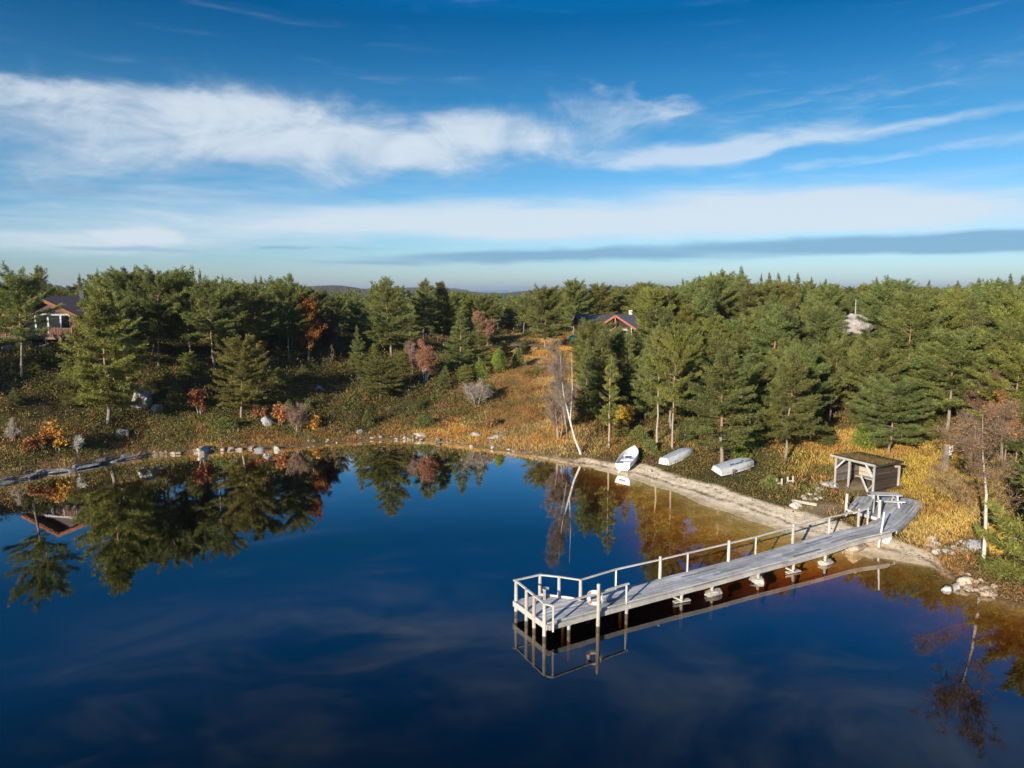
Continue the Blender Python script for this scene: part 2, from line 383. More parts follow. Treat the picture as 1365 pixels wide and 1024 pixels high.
# ------------------------------------------------------------------ tree meshes
NEED = np.array([.178, .186, .050])
def tufts(mb, Cc, D, r, size=.2, K=8, col=NEED, wid=.16, var=.3, clump=None):
    n = len(Cc); c = np.repeat(Cc, K, 0) + r.normal(size=(n * K, 3)) * size * .22
    d = norm(np.repeat(D, K, 0) * .75 + r.normal(size=(n * K, 3)) * .62 + np.array([0, 0, .22]))
    l = size * r.uniform(.7, 1.25, n * K)
    cv = (1 + var * r.normal(size=(n, 1)) * .6) * np.array([1, 1, 1]) + np.array([.25, .05, 0]) * r.normal(size=(n, 1)) * .5
    if clump is not None: cv = cv * clump[:, None]
    cc = np.clip(np.repeat(col * cv, K, 0) * r.uniform(.8, 1.2, (n * K, 1)), .004, .6)
    mb.diamonds(c, d, l, l * wid * r.uniform(.8, 1.4, n * K), cc, r=r)
def pine_mesh(seed, h, cb=.3, rw=2.0, shape='full', dens=1.1, size=.21, K=10, col=NEED, lean=.02, pale=False, dead=.0, wid=.135, low=False):
    """trunk and crown of one pine: whorls of boughs that carry flat sprays of needle tufts"""
    r = np.random.default_rng(seed)
    n = 9; tz = np.linspace(0, 1, n); wob = np.cumsum(r.normal(size=(n, 2)) * .006 * h, 0) * (tz[:, None] > 0)
    P = np.stack([wob[:, 0] + lean * h * tz ** 1.3, wob[:, 1], tz * h * .97], 1); P[0, 2] = -.35
    r0 = .0105 * h + .025; rad = r0 * (1 - tz * .93) ** .8; rad[0] *= 1.3
    tb = MB()
    lowc = np.array([.24, .20, .165]); upc = np.array([.30, .17, .085])
    if pale: lowc = np.array([.34, .27, .21]); upc = np.array([.36, .24, .15])
    for k in range(n - 1):
        q = sstep(.2, .55, tz[k]); tb.tube(P[k:k + 2], rad[k:k + 2], 7 if not low else 4, lowc * (1 - q) + upc * q, cap=False)
    at = lambda z: np.array([np.interp(z, P[:, 2], P[:, i]) for i in range(3)])
    Cc = []; D = []; Cl = []
    z = cb * h; k = 0; az0 = r.uniform(0, 6.28)
    gap = .42 if not low else .8
    while z < h * .985:
        t = (z - cb * h) / (h - cb * h)
        if shape == 'full': pr = (1 - t) ** .75 * (.55 + .45 * sstep(0, .18, t)) + .05
        elif shape == 'cone': pr = (1 - t) ** 1.0 * (.75 + .25 * sstep(0, .1, t)) + .03
        elif shape == 'round': pr = math.sqrt(max(0, 1 - ((t - .38) / .64) ** 2)) * (.95 if t > .2 else .7 + t * 1.2)
        elif shape == 'old': pr = math.sqrt(max(0, 1 - ((t - .55) / .5) ** 2)) * r.uniform(.6, 1.1) + .1
        else: pr = (1 - t) ** .6 * r.uniform(.5, 1.0) * (.7 + .3 * sstep(0, .2, t)) + .05
        nb = r.integers(4, 7) if t < .9 else 3
        for b in range(nb):
            az = az0 + b * 6.28 / nb + r.normal() * .35; L = rw * pr * r.uniform(.62, 1.18)
            if shape == 'old' and r.random() < .22: continue
            if shape == 'sparse' and r.random() < .3: continue
            el = R(-8) + R(62) * t ** 1.4 + r.normal() * .12
            if shape in ('old', 'sparse'): el = R(2) + R(45) * t ** 1.6 + r.normal() * .18
            f = np.linspace(0, 1, 5); hd = np.array([math.cos(az), math.sin(az), 0])
            B = at(z) + hd * (L * f * math.cos(el))[:, None] + np.array([0, 0, 1]) * (L * (f * math.sin(el) + .16 * f ** 2.2 - .05 * np.sin(f * 3.1)))[:, None]
            B[1:-1] += r.normal(size=(3, 3)) * .04 * L
            if L > .3: tb.tube(B, (.007 + .014 * L) * (1 - .85 * f), 4 if not low else 3, upc * .75 if r.random() < .5 else lowc * .7, cap=False)
            if r.random() < dead * (1.3 - t): continue
            nt = max(2, int(L * 7.5 * dens) + 1); cl = r.uniform(.72, 1.25)
            for q in range(nt):
                ff = .12 + .88 * ((q + r.random()) / nt) ** .75
                p = np.array([np.interp(ff, f, B[:, i]) for i in range(3)])
                a2 = az + (1 if q % 2 else -1) * r.uniform(.25, 1.15) * (1.15 - ff * .7)
                l2 = min(.8, L * .5) * r.uniform(.55, 1.1) * (1.2 - ff * .55) + .08
                e2 = el * .6 + r.uniform(.0, .55)
                dd = np.array([math.cos(a2) * math.cos(e2), math.sin(a2) * math.cos(e2), math.sin(e2)])
                m = max(1, int(l2 / (size * .62)) + 1)
                for w in range(m):
                    Cc.append(p + dd * l2 * (w + .6) / m + r.normal(size=3) * .035); D.append(dd); Cl.append(cl * r.uniform(.85, 1.15))
        z += gap * r.uniform(.7, 1.3) * (1 if t < .7 else .75); az0 += r.uniform(.4, 1.2)
    for q in range(5): Cc.append(at(h * .97) + np.array([0, 0, .12 * q])); D.append(np.array([0, 0, 1.])); Cl.append(1.)
    cbm = MB(); tufts(cbm, np.array(Cc), norm(np.array(D)), r, size, K, col, wid, clump=np.array(Cl))
    return tb, cbm
def spruce_mesh(seed, h, rw, col=NEED * np.array([.8, .9, .9]), size=.17, dens=1.):
    r = np.random.default_rng(seed); tb = MB(); n = 7; tz = np.linspace(0, 1, n)
    P = np.stack([r.normal(size=n) * .01 * h, r.normal(size=n) * .01 * h, tz * h], 1); P[0, 2] = -.3
    tb.tube(P, (.014 * h + .02) * (1 - .95 * tz), 6, (.2, .16, .13))
    Cc = []; D = []; Cl = []; z = .07 * h
    while z < h * .97:
        t = z / h; L0 = rw * (1 - t) ** .9 + .06
        for b in range(6):
            az = r.uniform(0, 6.28); L = L0 * r.uniform(.65, 1.12); dr = .12 + .25 * (1 - t)
            for q in range(max(2, int(L * 8 * dens))):
                f = r.uniform(.15, 1); sd = r.normal() * .22 * L * (1.1 - f)
                p = np.array([math.cos(az) * L * f - math.sin(az) * sd, math.sin(az) * L * f + math.cos(az) * sd, z - dr * L * f + .12 * L * f * f])
                Cc.append(p); D.append(np.array([math.cos(az), math.sin(az), -.1])); Cl.append(r.uniform(.8, 1.2))
        z += .2 + .012 * h
    for q in range(5): Cc.append(np.array([0, 0, h * .95 + .1 * q])); D.append(np.array([0, 0, 1.])); Cl.append(1.)
    cbm = MB(); tufts(cbm, np.array(Cc), norm(np.array(D)), r, size, 7, col, .17, clump=np.array(Cl)); return tb, cbm
def branchy(seed, h, stems, spread, twig, white=True, leaf=None, nleaf=0, lsize=.09, tdens=1.0, depth=4, up=.25, r0=None, stemcol=(.55, .53, .5), limb=.38):
    """birch-like tree: stems that fork into ever finer twigs, bare or with a thin dress of leaves"""
    r = np.random.default_rng(seed); tb = MB(); cbm = MB(); tips = []; TW = []
    def grow(p, d, L, rad, lev):
        n = 5; Q = [p]; q = p.copy(); dd = d.copy()
        for k in range(n - 1):
            dd = norm(dd + r.normal(size=3) * (.10 * .45 if lev < 1 else .2) + np.array([0, 0, .06 if lev else .02])); q = q + dd * L / (n - 1); Q.append(q)
        Q = np.array(Q); e = max(rad * (.35 if lev else .25), .004)
        (tb if lev < 2 else cbm).tube(Q, np.linspace(rad, e, n), 6 if lev == 0 else (4 if lev == 1 else 3), (np.repeat(np.array(stemcol) * (1 - np.array([0, .15, .45, .9]))[:, None] + np.array(twig) * np.array([0, .15, .45, .9])[:, None], 6, 0) if lev == 0 else np.array(stemcol)) if lev == 0 else (np.array(stemcol) * .8 if lev == 1 and white and limb > .3 else twig), 0, cap=False)
        if lev >= depth - 1:
            for q_ in Q[1:]: tips.append((q_, dd))
            return
        nb = int((7 if lev == 0 else 5 if lev == 1 else 4) * tdens) + (1 if lev else int(h * .9))
        for k in range(nb):
            f = r.uniform(.3 if lev == 0 else .15, 1.0); i = f * (n - 1); i0 = min(int(i), n - 2); b = Q[i0] + (Q[i0 + 1] - Q[i0]) * (i - i0)
            sd = norm(np.cross(dd, r.normal(size=3)))
            ang = r.uniform(.5, 1.0) * (spread if lev == 0 else 1)
            nd = norm(dd * math.cos(ang) + sd * math.sin(ang) + np.array([0, 0, up]))
            grow(b, nd, L * r.uniform(.3, .5) * (1.15 - f * .55), max(rad * (limb if lev == 0 else .38) * (1.1 - f * .6), .006), lev + 1)
    for k in range(stems):
        a = r.uniform(0, 6.28); tilt = .05 + .12 * (stems > 1) * r.uniform(.5, 1.6)
        d = norm(np.array([math.cos(a) * tilt, math.sin(a) * tilt, 1]))
        hh = h * (1 if k == 0 else r.uniform(.7, .98))
        grow(np.array([math.cos(a) * .12 * (stems > 1), math.sin(a) * .12 * (stems > 1), -.2]), d, hh, r0 or (.011 * h + .025), 0)
    T = np.array([q[0] for q in tips]); Td = np.array([q[1] for q in tips]); K = 3
    c = np.repeat(T, K, 0) + r.normal(size=(len(T) * K, 3)) * .03
    d = norm(np.repeat(Td, K, 0) + r.normal(size=c.shape) * .55); l = r.uniform(.15, .42, len(c))
    cbm.diamonds(c, d, l, np.full(len(c), .012), np.array(twig) * r.uniform(.7, 1.3, (len(c), 1)), 0, r=r)
    if leaf is not None:
        k = r.integers(0, len(T), nleaf); c = T[k] + r.normal(size=(nleaf, 3)) * .13
        d = norm(r.normal(size=(nleaf, 3)) + np.array([0, 0, -.3])); l = lsize * r.uniform(.7, 1.4, nleaf)
        lc = np.array(leaf) * r.uniform(.6, 1.35, (nleaf, 1)) * np.array([1, 1, 1]) + r.normal(size=(nleaf, 1)) * np.array([.0, .02, .0])
        cbm.diamonds(c, d, l, l * .75, np.clip(lc, .01, .8), 1, r=r)
    return tb, cbm
def make_tree(name, meshes, mt, mc):
    root = empty(name, (0, 0, 0)); tb, cbm = meshes
    tb.build('trunk', mt, root, True); cbm.build('crown', mc, root)
    return root
# the kinds of pine: (mesh, height, crown radius, crown base)
YG = NEED * np.array([1.18, 1.10, .9]); BG = NEED * np.array([.9, .98, 1.05])
KIND = {}
def kind(key, h, rw, cb, **kw):
    rw *= 1.12; cb *= .9; KIND[key] = dict(h=h, rw=rw, cb=cb, root=None, kw=kw, used=0)
kind('full1', 9.5, 2.3, .22, seed=11, shape='full')
kind('full2', 9.5, 2.1, .26, seed=12, shape='full', col=BG)
kind('full3', 9.5, 2.5, .2, seed=13, shape='full', col=YG)
kind('full4', 9.5, 2.4, .3, seed=14, shape='full')
kind('round1', 8.5, 2.5, .3, seed=21, shape='round')
kind('round2', 8.5, 2.8, .28, seed=22, shape='round', col=BG)
kind('round3', 8.5, 2.3, .22, seed=23, shape='round', col=YG)
kind('old1', 10, 2.6, .36, seed=31, shape='old', dead=.1)
kind('old2', 10, 2.9, .40, seed=32, shape='old', lean=.05, dead=.1)
kind('cone1', 9, 1.7, .12, seed=41, shape='cone', col=BG)
kind('cone2', 9, 1.9, .15, seed=42, shape='cone')
kind('slim', 9.5, 1.25, .30, seed=51, shape='sparse', pale=True, dead=.15, col=YG)
kind('tall1', 11, 2.1, .42, seed=61, shape='full', pale=True, dead=.12)
kind('tall2', 11, 2.3, .38, seed=62, shape='old', pale=True, dead=.12, col=YG)
def kmesh(key):
    k = KIND[key]
    return pine_mesh(h=k['h'], rw=k['rw'], cb=k['cb'], **k['kw'])
HIDE = []
TREES = []            # every tree placed: dict(root, x, y, z, h, w)
LOOK = {'full': 'full crowned', 'round': 'round crowned', 'old': 'flat layered', 'cone': 'cone shaped', 'slim': 'slim sparse', 'tall': 'bare stemmed'}
def place_pine(key, x, y, h, w=None, rz=None, label=None, group=None, tilt=0):
    k = KIND[key]
    if k['root'] is None: k['root'] = make_tree('pine_tree', kmesh(key), M_BARK, M_NEEDLE); o = k['root']
    else: o = copy_tree(k['root'])
    s = h / k['h'] * .94; sx = (w / (2 * k['rw'])) if w else s
    z = gz(x, y)
    o.location = (x, y, z - .05); o.scale = (sx, sx, s); o.rotation_euler = (tilt, 0, random.uniform(0, 6.28) if rz is None else rz)
    if 'label' in o: del o['label']
    if label: o['label'] = label
    o['category'] = 'tree'
    if 'group' in o: del o['group']
    if group: o['group'] = group
    TREES.append(dict(o=o, key=key, x=x, y=y, z=z, h=h, w=2 * k['rw'] * sx, cb=k['cb']))
    return o
def hfor(x, y, topy):
    """height of a tree at x,y whose tip shows at photo row topy"""
    z0 = gz(x, y); lo, hi = .5, 30
    for _ in range(40):
        m = (lo + hi) / 2
        if proj(x, y, z0 + m)[1] > topy: lo = m
        else: hi = m
    return lo
def wpx(x, y, wp): return .88 * wp * (y * cp + 8 * sp) / FPX
# ------------------------------------------------------------------ buildings first: their places steer the trees
def AT(px, d, z=None):
    """ground point at forward distance d that shows in photo column px"""
    y = d; x = 0.; zz = 5.
    for _ in range(6):
        x = (px - 682.5) / FPX * (y * cp - (zz - CAMH) * sp); zz = gz(x, y)
    return np.array([x, y, zz])
WD = np.array([.43, .43, .43]); WPALE = np.array([.49, .465, .42]); WDARK = np.array([.13, .105, .085])
def hue(c, r, v=.12): return np.clip(np.array(c) * (1 + r.normal() * v), .01, .95)

def board_wall(name, p0, p1, z0, z1, parent, mat, col, n, th=.05, gap=.012, zt=None, seed=0):
    """wall of horizontal boards from p0 to p1 (local x,y); zt: top height at the p1 end when the top slopes"""
    r = np.random.default_rng(seed); mb = MB(); p0 = np.array(p0, float); p1 = np.array(p1, float); bh = (z1 - z0) / n
    zt = z1 if zt is None else zt
    for k in range(n):
        f1 = (z0 + (k + 1) * bh - gap); za = z0 + k * bh
        fr = 1.0
        if f1 > zt: fr = max(0.02, (z1 - f1) / max(z1 - zt, 1e-3)) if z1 > zt else 1
        b = p0 + (p1 - p0) * fr
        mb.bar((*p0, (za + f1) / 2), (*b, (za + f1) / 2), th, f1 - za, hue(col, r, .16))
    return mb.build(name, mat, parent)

# --- brown log house on the left bank
hp = W(66, 446, 9.8)                         # middle of the front gable at terrace level
def log_house():
    z0 = 9.8; rz = R(-12)
    r = np.random.default_rng(5)
    root = empty('log_house', (hp[0], hp[1], z0), rz, 'brown log house with white framed windows and railed terrace on the left bank', 'house')
    OR = np.array([.20, .078, .036]); HW = 4.3; EV = 2.35; AP = 4.15; LN = 10.5
    mb = MB()                                  # log walls: front gable left and right of the glazing, sides, back
    def log(a, b, zc): mb.tube([(*a, zc), (*b, zc)], .105, 8, hue(OR, r, .14))
    k = 0
    while .1 + k * .2 < EV:
        zc = .1 + k * .2
        log((3.05, 0), (HW - .1, 0), zc); log((-HW + .1, 0), (-3.4, 0), zc); log((HW - .1, 0), (HW - .1, LN), zc); log((-HW + .1, 0), (-HW + .1, LN), zc); log((-HW, LN), (HW, LN), zc)
        k += 1
    mb.build('wall', M_WOOD, root)
    mb = MB(); mb.add([(-3.2, .12, EV + .1), (3.2, .12, EV + .1), (0, .12, AP - .3), (-3.2, .22, EV + .1), (3.2, .22, EV + .1), (0, .22, AP - .3)], [[0, 1, 2], [3, 5, 4]], (.08, .06, .05)); mb.build('gable_panel', M_PLANK, root)
    mb = MB(); oh = 1.15; ov = .8; sl = (AP - EV) / HW; th = .2
    for sgn in (-1, 1):
        a = np.array([(0, -oh, AP + .25), (sgn * (HW + ov), -oh, AP + .25 - sl * (HW + ov)), (sgn * (HW + ov), LN + .6, AP + .25 - sl * (HW + ov)), (0, LN + .6, AP + .25)])
        v = np.vstack([a, a - np.array([0, 0, th])]); mb.add(v, [[0, 1, 2, 3], [4, 7, 6, 5], [0, 4, 5, 1], [1, 5, 6, 2], [2, 6, 7, 3]], (.115, .085, .085))
    rf = mb.build('roof', M_ROOF, root)
    mb = MB(); mb.box((1.9, 3.4, AP + .15), (.62, .62, 1.5), col=(.012, .014, .02)); mb.box((1.9, 3.4, AP + .93), (.74, .74, .07), col=(.02, .02, .025)); mb.build('chimney', M_PAINT, rf)
    for sgn in (-1, 1):
        mb = MB()
        mb.bar((0, -oh - .04, AP + .13), (sgn * (HW + ov), -oh - .04, AP + .13 - sl * (HW + ov)), .07, .30, OR * 1.0)
        mb.bar((0, -oh + .06, AP - .08), (sgn * (HW + ov - .4), -oh + .06, AP - .08 - sl * (HW + ov - .4)), .09, .16, OR * .9)
        mb.build('bargeboard', M_WOOD, root)
    # glazing of the front: one frame for each opening
    wh = (.40, .40, .385)
    for x0, x1, zb, zt in ((-3.35, -1.75, .05, 2.25), (-1.72, -.02, .05, 2.25), (.01, 1.72, .05, 2.25), (1.75, 3.0, .75, 2.25)):
        mb = MB()
        for a, b in (((x0, zb), (x1, zb)), ((x0, zt), (x1, zt))): mb.bar((a[0], -.02, a[1]), (b[0], -.02, b[1]), .14, .07, wh)
        for xx in (x0 + .03, x1 - .03): mb.bar((xx, -.025, zb + .05), (xx, -.025, zt - .05), .06, .13, wh, up=(1, 0, 0))
        w = mb.build('window', M_PAINT, root)
        g = MB(); g.box(((x0 + x1) / 2, .03, (zb + zt) / 2), (x1 - x0 - .14, .03, zt - zb - .1)); g.build('pane', M_GLASS, w)
    mb = MB(); mb.bar((-3.35, -.05, 2.36), (3.0, -.05, 2.36), .16, .10, wh); mb.build('transom', M_PAINT, root)
    mb = MB()
    mb.box((HW + .03, 2.6, 1.5), (.08, 1.5, 1.2), col=wh); w = mb.build('window', M_PAINT, root)
    g = MB(); g.box((HW + .08, 2.6, 1.5), (.03, 1.3, 1.0)); g.build('pane', M_GLASS, w)
    # terrace
    mb = MB()
    for k in range(22): mb.box((-1.6, -3.05 + k * .143, -.07), (15.6, .132, .05), col=hue((.20, .14, .11), r))
    te = mb.build('terrace', M_WOOD, root)
    mb = MB()
    for x in np.arange(-9, 6.5, 1.9): mb.bar((x, -2.9, -1.9), (x, -2.9, -.1), .14, .14, (.08, .06, .05), up=(1, 0, 0)); mb.bar((x, -1, -1.9), (x, -1, -.1), .14, .14, (.08, .06, .05), up=(1, 0, 0))
    mb.bar((-9.3, -3.02, -.2), (6.15, -3.02, -.2), .06, .22, (.22, .15, .12)); mb.build('support', M_WOOD, te)
    mb = MB(); RC = (.20, .10, .07)
    mb.bar((-9.35, -3.05, .95), (6.15, -3.05, .95), .12, .06, RC); mb.bar((6.12, -3.0, .95), (6.12, -.1, .95), .12, .06, RC)
    for x in np.arange(-9.3, 6.2, .19): mb.bar((x, -3.05, -.05), (x, -3.05, .92), .03, .10, hue(RC, r), up=(1, 0, 0))
    for y in np.arange(-2.9, 0, .19): mb.bar((6.12, y, -.05), (6.12, y, .92), .10, .03, hue(RC, r), up=(1, 0, 0))
    mb.build('railing', M_WOOD, te)
    for x in np.arange(-9.3, 6.3, 2.2):
        mb = MB(); mb.bar((x, -3.1, -.2), (x, -3.1, 1.02), .1, .1, (.22, .12, .08), up=(1, 0, 0)); mb.build('railing_post', M_WOOD, te)
    mb = MB(); mb.box((-1.2, 5.6, -1.1), (8.0, 10, 2.0), col=(.07, .065, .06)); mb.build('foundation', M_ROCK, root)
log_house()

# --- cabin with dark roof and cross gable in the middle
cp_ = AT(818, 112)
def cabin():
    z0 = 6.6
    r = np.random.default_rng(6)
    root = empty('cabin', (cp_[0], cp_[1], z0), R(4), 'wooden cabin with slate dark roof and red trimmed gable among the pines', 'house')
    RED = np.array([.36, .12, .09]); WAL = np.array([.30, .17, .12])
    L, D, EV, AP = 9.6, 7.4, 2.4, 4.35
    mb = MB()
    for k in range(12):
        z = .1 + k * .2
        for a, b in (((-L / 2, 1.6), (L / 2, 1.6)), ((-L / 2, 1.6 + D), (L / 2, 1.6 + D)), ((-L / 2, 1.6), (-L / 2, 1.6 + D)), ((L / 2, 1.6), (L / 2, 1.6 + D)), ((-2.6, 0), (2.6, 0)), ((-2.6, 0), (-2.6, 1.6)), ((2.6, 0), (2.6, 1.6))):
            mb.bar((*a, z), (*b, z), .14, .19, hue(WAL, r))
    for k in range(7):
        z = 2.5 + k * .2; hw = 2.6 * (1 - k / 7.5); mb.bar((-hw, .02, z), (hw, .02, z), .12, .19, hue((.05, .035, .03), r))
    mb.build('wall', M_WOOD, root)
    mb = MB()
    def slab(pts, th=.16):
        a = np.array(pts, float); v = np.vstack([a, a - np.array([0, 0, th])]); mb.add(v, [[0, 1, 2, 3], [4, 7, 6, 5], [0, 4, 5, 1], [1, 5, 6, 2], [2, 6, 7, 3], [3, 7, 4, 0]], (.055, .06, .07))
    yr = 1.6 + D / 2; xo = L / 2 + .5
    slab([(-xo, .9, EV - .05), (xo, .9, EV - .05), (xo, yr, AP), (-xo, yr, AP)]); slab([(-xo, yr, AP), (xo, yr, AP), (xo, 2.3 + D, EV - .05), (-xo, 2.3 + D, EV - .05)])
    for s in (-1, 1): slab([(0, -.9, AP + .06), (s * 3.2, -.9, EV - .1), (s * 3.2, yr - .2, EV + .3), (0, yr - .2, AP + .06)])
    rf = mb.build('roof', M_ROOF, root)
    mb = MB(); mb.box((3.9, yr + .1, AP + .25), (.5, .5, .8), col=(.7, .7, .68)); mb.build('chimney', M_PAINT, rf)
    for s in (-1, 1):
        mb = MB(); mb.bar((0, -.95, AP - .05), (s * 3.25, -.95, EV - .22), .06, .32, RED * 1.0); mb.build('bargeboard', M_PAINT, root)
    for x in (-2.5, 0, 2.5):
        mb = MB(); mb.bar((x, -.85, 0), (x, -.85, EV + (.1 if x else 1.7)), .15, .15, WAL * 1.2, up=(1, 0, 0)); mb.build('porch_post', M_WOOD, root)
    for x0, x1 in ((-2.1, -.4), (.4, 2.1)):
        mb = MB(); mb.box(((x0 + x1) / 2, -.1, 1.45), (x1 - x0, .08, 1.3), col=(.7, .69, .66)); w = mb.build('window', M_PAINT, root)
        g = MB(); g.box(((x0 + x1) / 2, -.15, 1.45), (x1 - x0 - .2, .03, 1.1)); g.build('pane', M_GLASS, w)
    mb = MB(); mb.box((2.75, -.1, 1.2), (.22, .3, 2.4), col=(.7, .69, .66)); mb.build('corner_board', M_PAINT, root)
    mb = MB(); mb.box((0, 4.6, -.35), (9.4, 8.2, .75), col=(.2, .19, .18)); mb.box((0, -.2, -.2), (5.4, 1.6, .3), col=(.2, .15, .12)); mb.build('foundation', M_ROCK, root)
cabin()

# --- a small hut roof far up in the right-hand wood
hr = AT(1071, 138); HUTZ = CAMH - math.tan(R(.66)) * math.hypot(hr[0], hr[1])
root = empty('hut', (hr[0], hr[1], hr[2]), R(8), 'tiny hut with pale flat roof far up in the right wood', 'hut')
HH = max(2.0, HUTZ - hr[2])
mb = MB(); mb.box((0, 0, HH / 2 - .1), (1.8, 1.8, HH), col=(.16, .14, .12)); mb.build('wall', M_PLANK, root)
mb = MB(); mb.box((0, -.1, HH + .02), (2.5, 2.3, .24), col=(.62, .58, .5)); mb.build('roof', M_PAINT, root)

# ------------------------------------------------------------------ pier
PN = [((731, 834), .66), ((838, 805.2), .66), ((904, 787.8), .68), ((947, 777.0), .70), ((1010, 759.2), .73), ((1058.6, 746.7), .76), ((1100.8, 735), .80), ((1140, 721.5), .88), ((1171.5, 714.5), .96), ((1183.8, 711.8), 1.0), ((1194, 707.2), 1.04)]
PF = [((784, 797.8), .66), ((803, 789.6), .66), ((860, 777.3), .66), ((880.6, 771.6), .68), ((972, 748.6), .70), ((1010, 738.9), .73), ((1057.4, 725), .76), ((1105.5, 711.6), .80), ((1145.4, 702.6), .88), ((1158, 699.5), .96), ((1171.5, 690.3), 1.06)]
Np = np.array([W(*p, z) for p, z in PN]); Fp = np.array([W(*p, z) for p, z in PF])
P1 = W(686, 801.5, .66); P5 = W(720, 793.8, .66); P7 = W(773, 800, .66); A0 = Np[0]
endv = (P1 - A0); B0 = A0 + endv * .53
Fp = np.vstack([B0[None], P7[None] * .55 + Fp[0][None] * .45, Fp[1:]])
def resample(P, n):
    d = np.concatenate([[0], np.cumsum(np.linalg.norm(np.diff(P, axis=0), axis=1))]); q = np.linspace(0, d[-1], n)
    return np.stack([np.interp(q, d, P[:, i]) for i in range(3)], 1)
def match(Pa, Pb, n):
    """pairs of points on the two edges, cut square across the pier"""
    a = resample(Pa, n); return a, resample(Pb, n)
def deck_strip(mb, ea, eb, nb, r, th=.05, gap=.09, jl=2):
    """boards running lengthwise between two edges (m x 3 each)"""
    m = len(ea)
    for k in range(nb):
        f0, f1 = (k + gap * .5) / nb, (k + 1 - gap * .5) / nb; off = r.integers(0, 4); i = 0
        a = ea + (eb - ea) * f0; b = ea + (eb - ea) * f1; c = hue(WD, r, .13); dz = r.normal() * .002
        while i < m - 1:
            j = min(m - 1, i + 4 + (off if i == 0 else 0)); c = hue(WD, r, .2) * np.array([1, 1, 1.03])
            t = np.stack([a[i:j + 1], b[i:j + 1]], 1).reshape(-1, 3) + np.array([0, 0, dz]); n = len(t)
            # butt joint
            t[-1] += (t[-3] - t[-1]) * .01; t[-2] += (t[-4] - t[-2]) * .01
            v = np.vstack([t, t - np.array([0, 0, th])]); q = np.arange(j - i) * 2
            F = np.concatenate([np.stack([q, q + 1, q + 3, q + 2], 1), np.stack([q + n, q + n + 2, q + n + 3, q + n + 1], 1), np.stack([q, q + 2, q + n + 2, q + n], 1), np.stack([q + 1, q + n + 1, q + n + 3, q + 3], 1), [[0, n, n + 1, 1], [n - 2, n - 1, 2 * n - 1, 2 * n - 2]]])
            if np.cross(t[1] - t[0], t[2] - t[0])[2] < 0: pass
            mb.add(v, F, c); i = j
pier = empty('wooden_pier', (A0[0], A0[1], 0), 0, 'long weathered grey wooden pier with white railing running out into the lake', 'pier')
off = np.array([A0[0], A0[1], 0])
rp = np.random.default_rng(3)
def pb(mb, name, mat, parent=pier):
    o = mb.build(name, mat, parent)
    if parent is pier: o.matrix_parent_inverse.identity(); o.data.transform(__import__('mathutils').Matrix.Translation((-off[0], -off[1], 0)))
    else: o.data.transform(__import__('mathutils').Matrix.Translation((-off[0], -off[1], 0)))
    return o
ea, eb = match(Np, Fp, 44)
mb = MB(); deck_strip(mb, ea, eb, 11, rp)
deck_strip(mb, resample(np.array([B0, P7]), 8), resample(np.array([P1, P5, P5 * .15 + P7 * .85]), 8), 9, rp)
deck = pb(mb, 'deck', M_DECK)
# landing on the shore
LR = np.array([W(1194, 707.2, 1.04), W(1212.6, 692.3, 1.10), W(1231.5, 669.2, 1.14)]); LL = np.array([W(1171.5, 690.3, 1.06), W(1197, 661, 1.14)])
LW = np.array([W(1128.5, 678.5, 1.06), W(1143, 661.5, 1.14)])
mb = MB(); deck_strip(mb, resample(LR, 12), resample(LL, 12), 17, rp); deck_strip(mb, resample(LL, 12), resample(LW, 12), 15, rp)
pb(mb, 'shore_platform', M_DECK)
# edge beams
def beam_line(P, w, h, dz, col, name, mat=M_WOOD):
    mb = MB()
    for a, b in zip(P[:-1], P[1:]): mb.bar(a + (0, 0, dz), b + (0, 0, dz), w, h, hue(col, rp, .08))
    return pb(mb, name, mat)
side = np.array([0.5, -.866, 0]) * .05
beam_line(ea[::2] + side, .07, .20, -.10, WPALE * .95, 'edge_beam'); beam_line(eb[4::2] - side, .07, .20, -.10, WPALE * .8, 'edge_beam')
beam_line(ea[::2] - side * 1.2 + (0, 0, .075), .07, .06, 0, WPALE, 'kerb_rail'); 
beam_line(np.array([A0, P1]) - norm(P7 - P1) * .05, .07, .26, -.10, WPALE * 1.05, 'edge_beam'); beam_line(np.array([P1, P5, P7]) + (-.02, .05, 0), .07, .2, -.1, WPALE * .9, 'edge_beam')
beam_line(np.array([P5, P7]), .06, .09, .06, WPALE * 1.15, 'kerb_rail')
beam_line(resample(LR, 6) + side, .07, .18, -.1, WPALE * .8, 'edge_beam'); beam_line(resample(np.array([LL[0], LW[0]]), 4) + (0, -.04, 0), .07, .18, -.1, WPALE, 'edge_beam')
RH = .98
def post(base, top, w=.10, col=WPALE, round_=True, name='post'):
    mb = MB()
    if name == 'piling': q_ = np.array([base[0] + (top[0] - base[0]) * .6, base[1] + (top[1] - base[1]) * .6, .17]); mb.tube([base, q_], w * .57, 9, (.085, .075, .045), cap=False); base = q_
    if round_: mb.tube([base, (np.array(base) + top) / 2 + rp.normal(size=3) * .008, top], [w * .56, w * .54, w * .5], 9, hue(col, rp, .08))
    else: mb.bar(base, top, w, w, hue(col, rp, .08), up=(1, 0, 0))
    return pb(mb, name, M_WOOD)
ends = [W(688, 819, 0), W(701.7, 832, 0), W(712, 841.5, 0), W(725.5, 852.5, 0)]
rust_ = np.array([.42, .27, .15])
for k, e in enumerate(ends): post(e - (0, 0, .9), e + (0, 0, 1.66), .155, WPALE if k in (0, 3) else WPALE * .7 + rust_ * .3, name='piling')
q5 = P5 + (.0, .04, 0); q6 = W(745, 796, .66); q7 = P7 + (.02, 0, 0)
for q in (q5, q6, q7): post(q - (0, 0, .3), q + (0, 0, RH + .03), .15, WPALE)
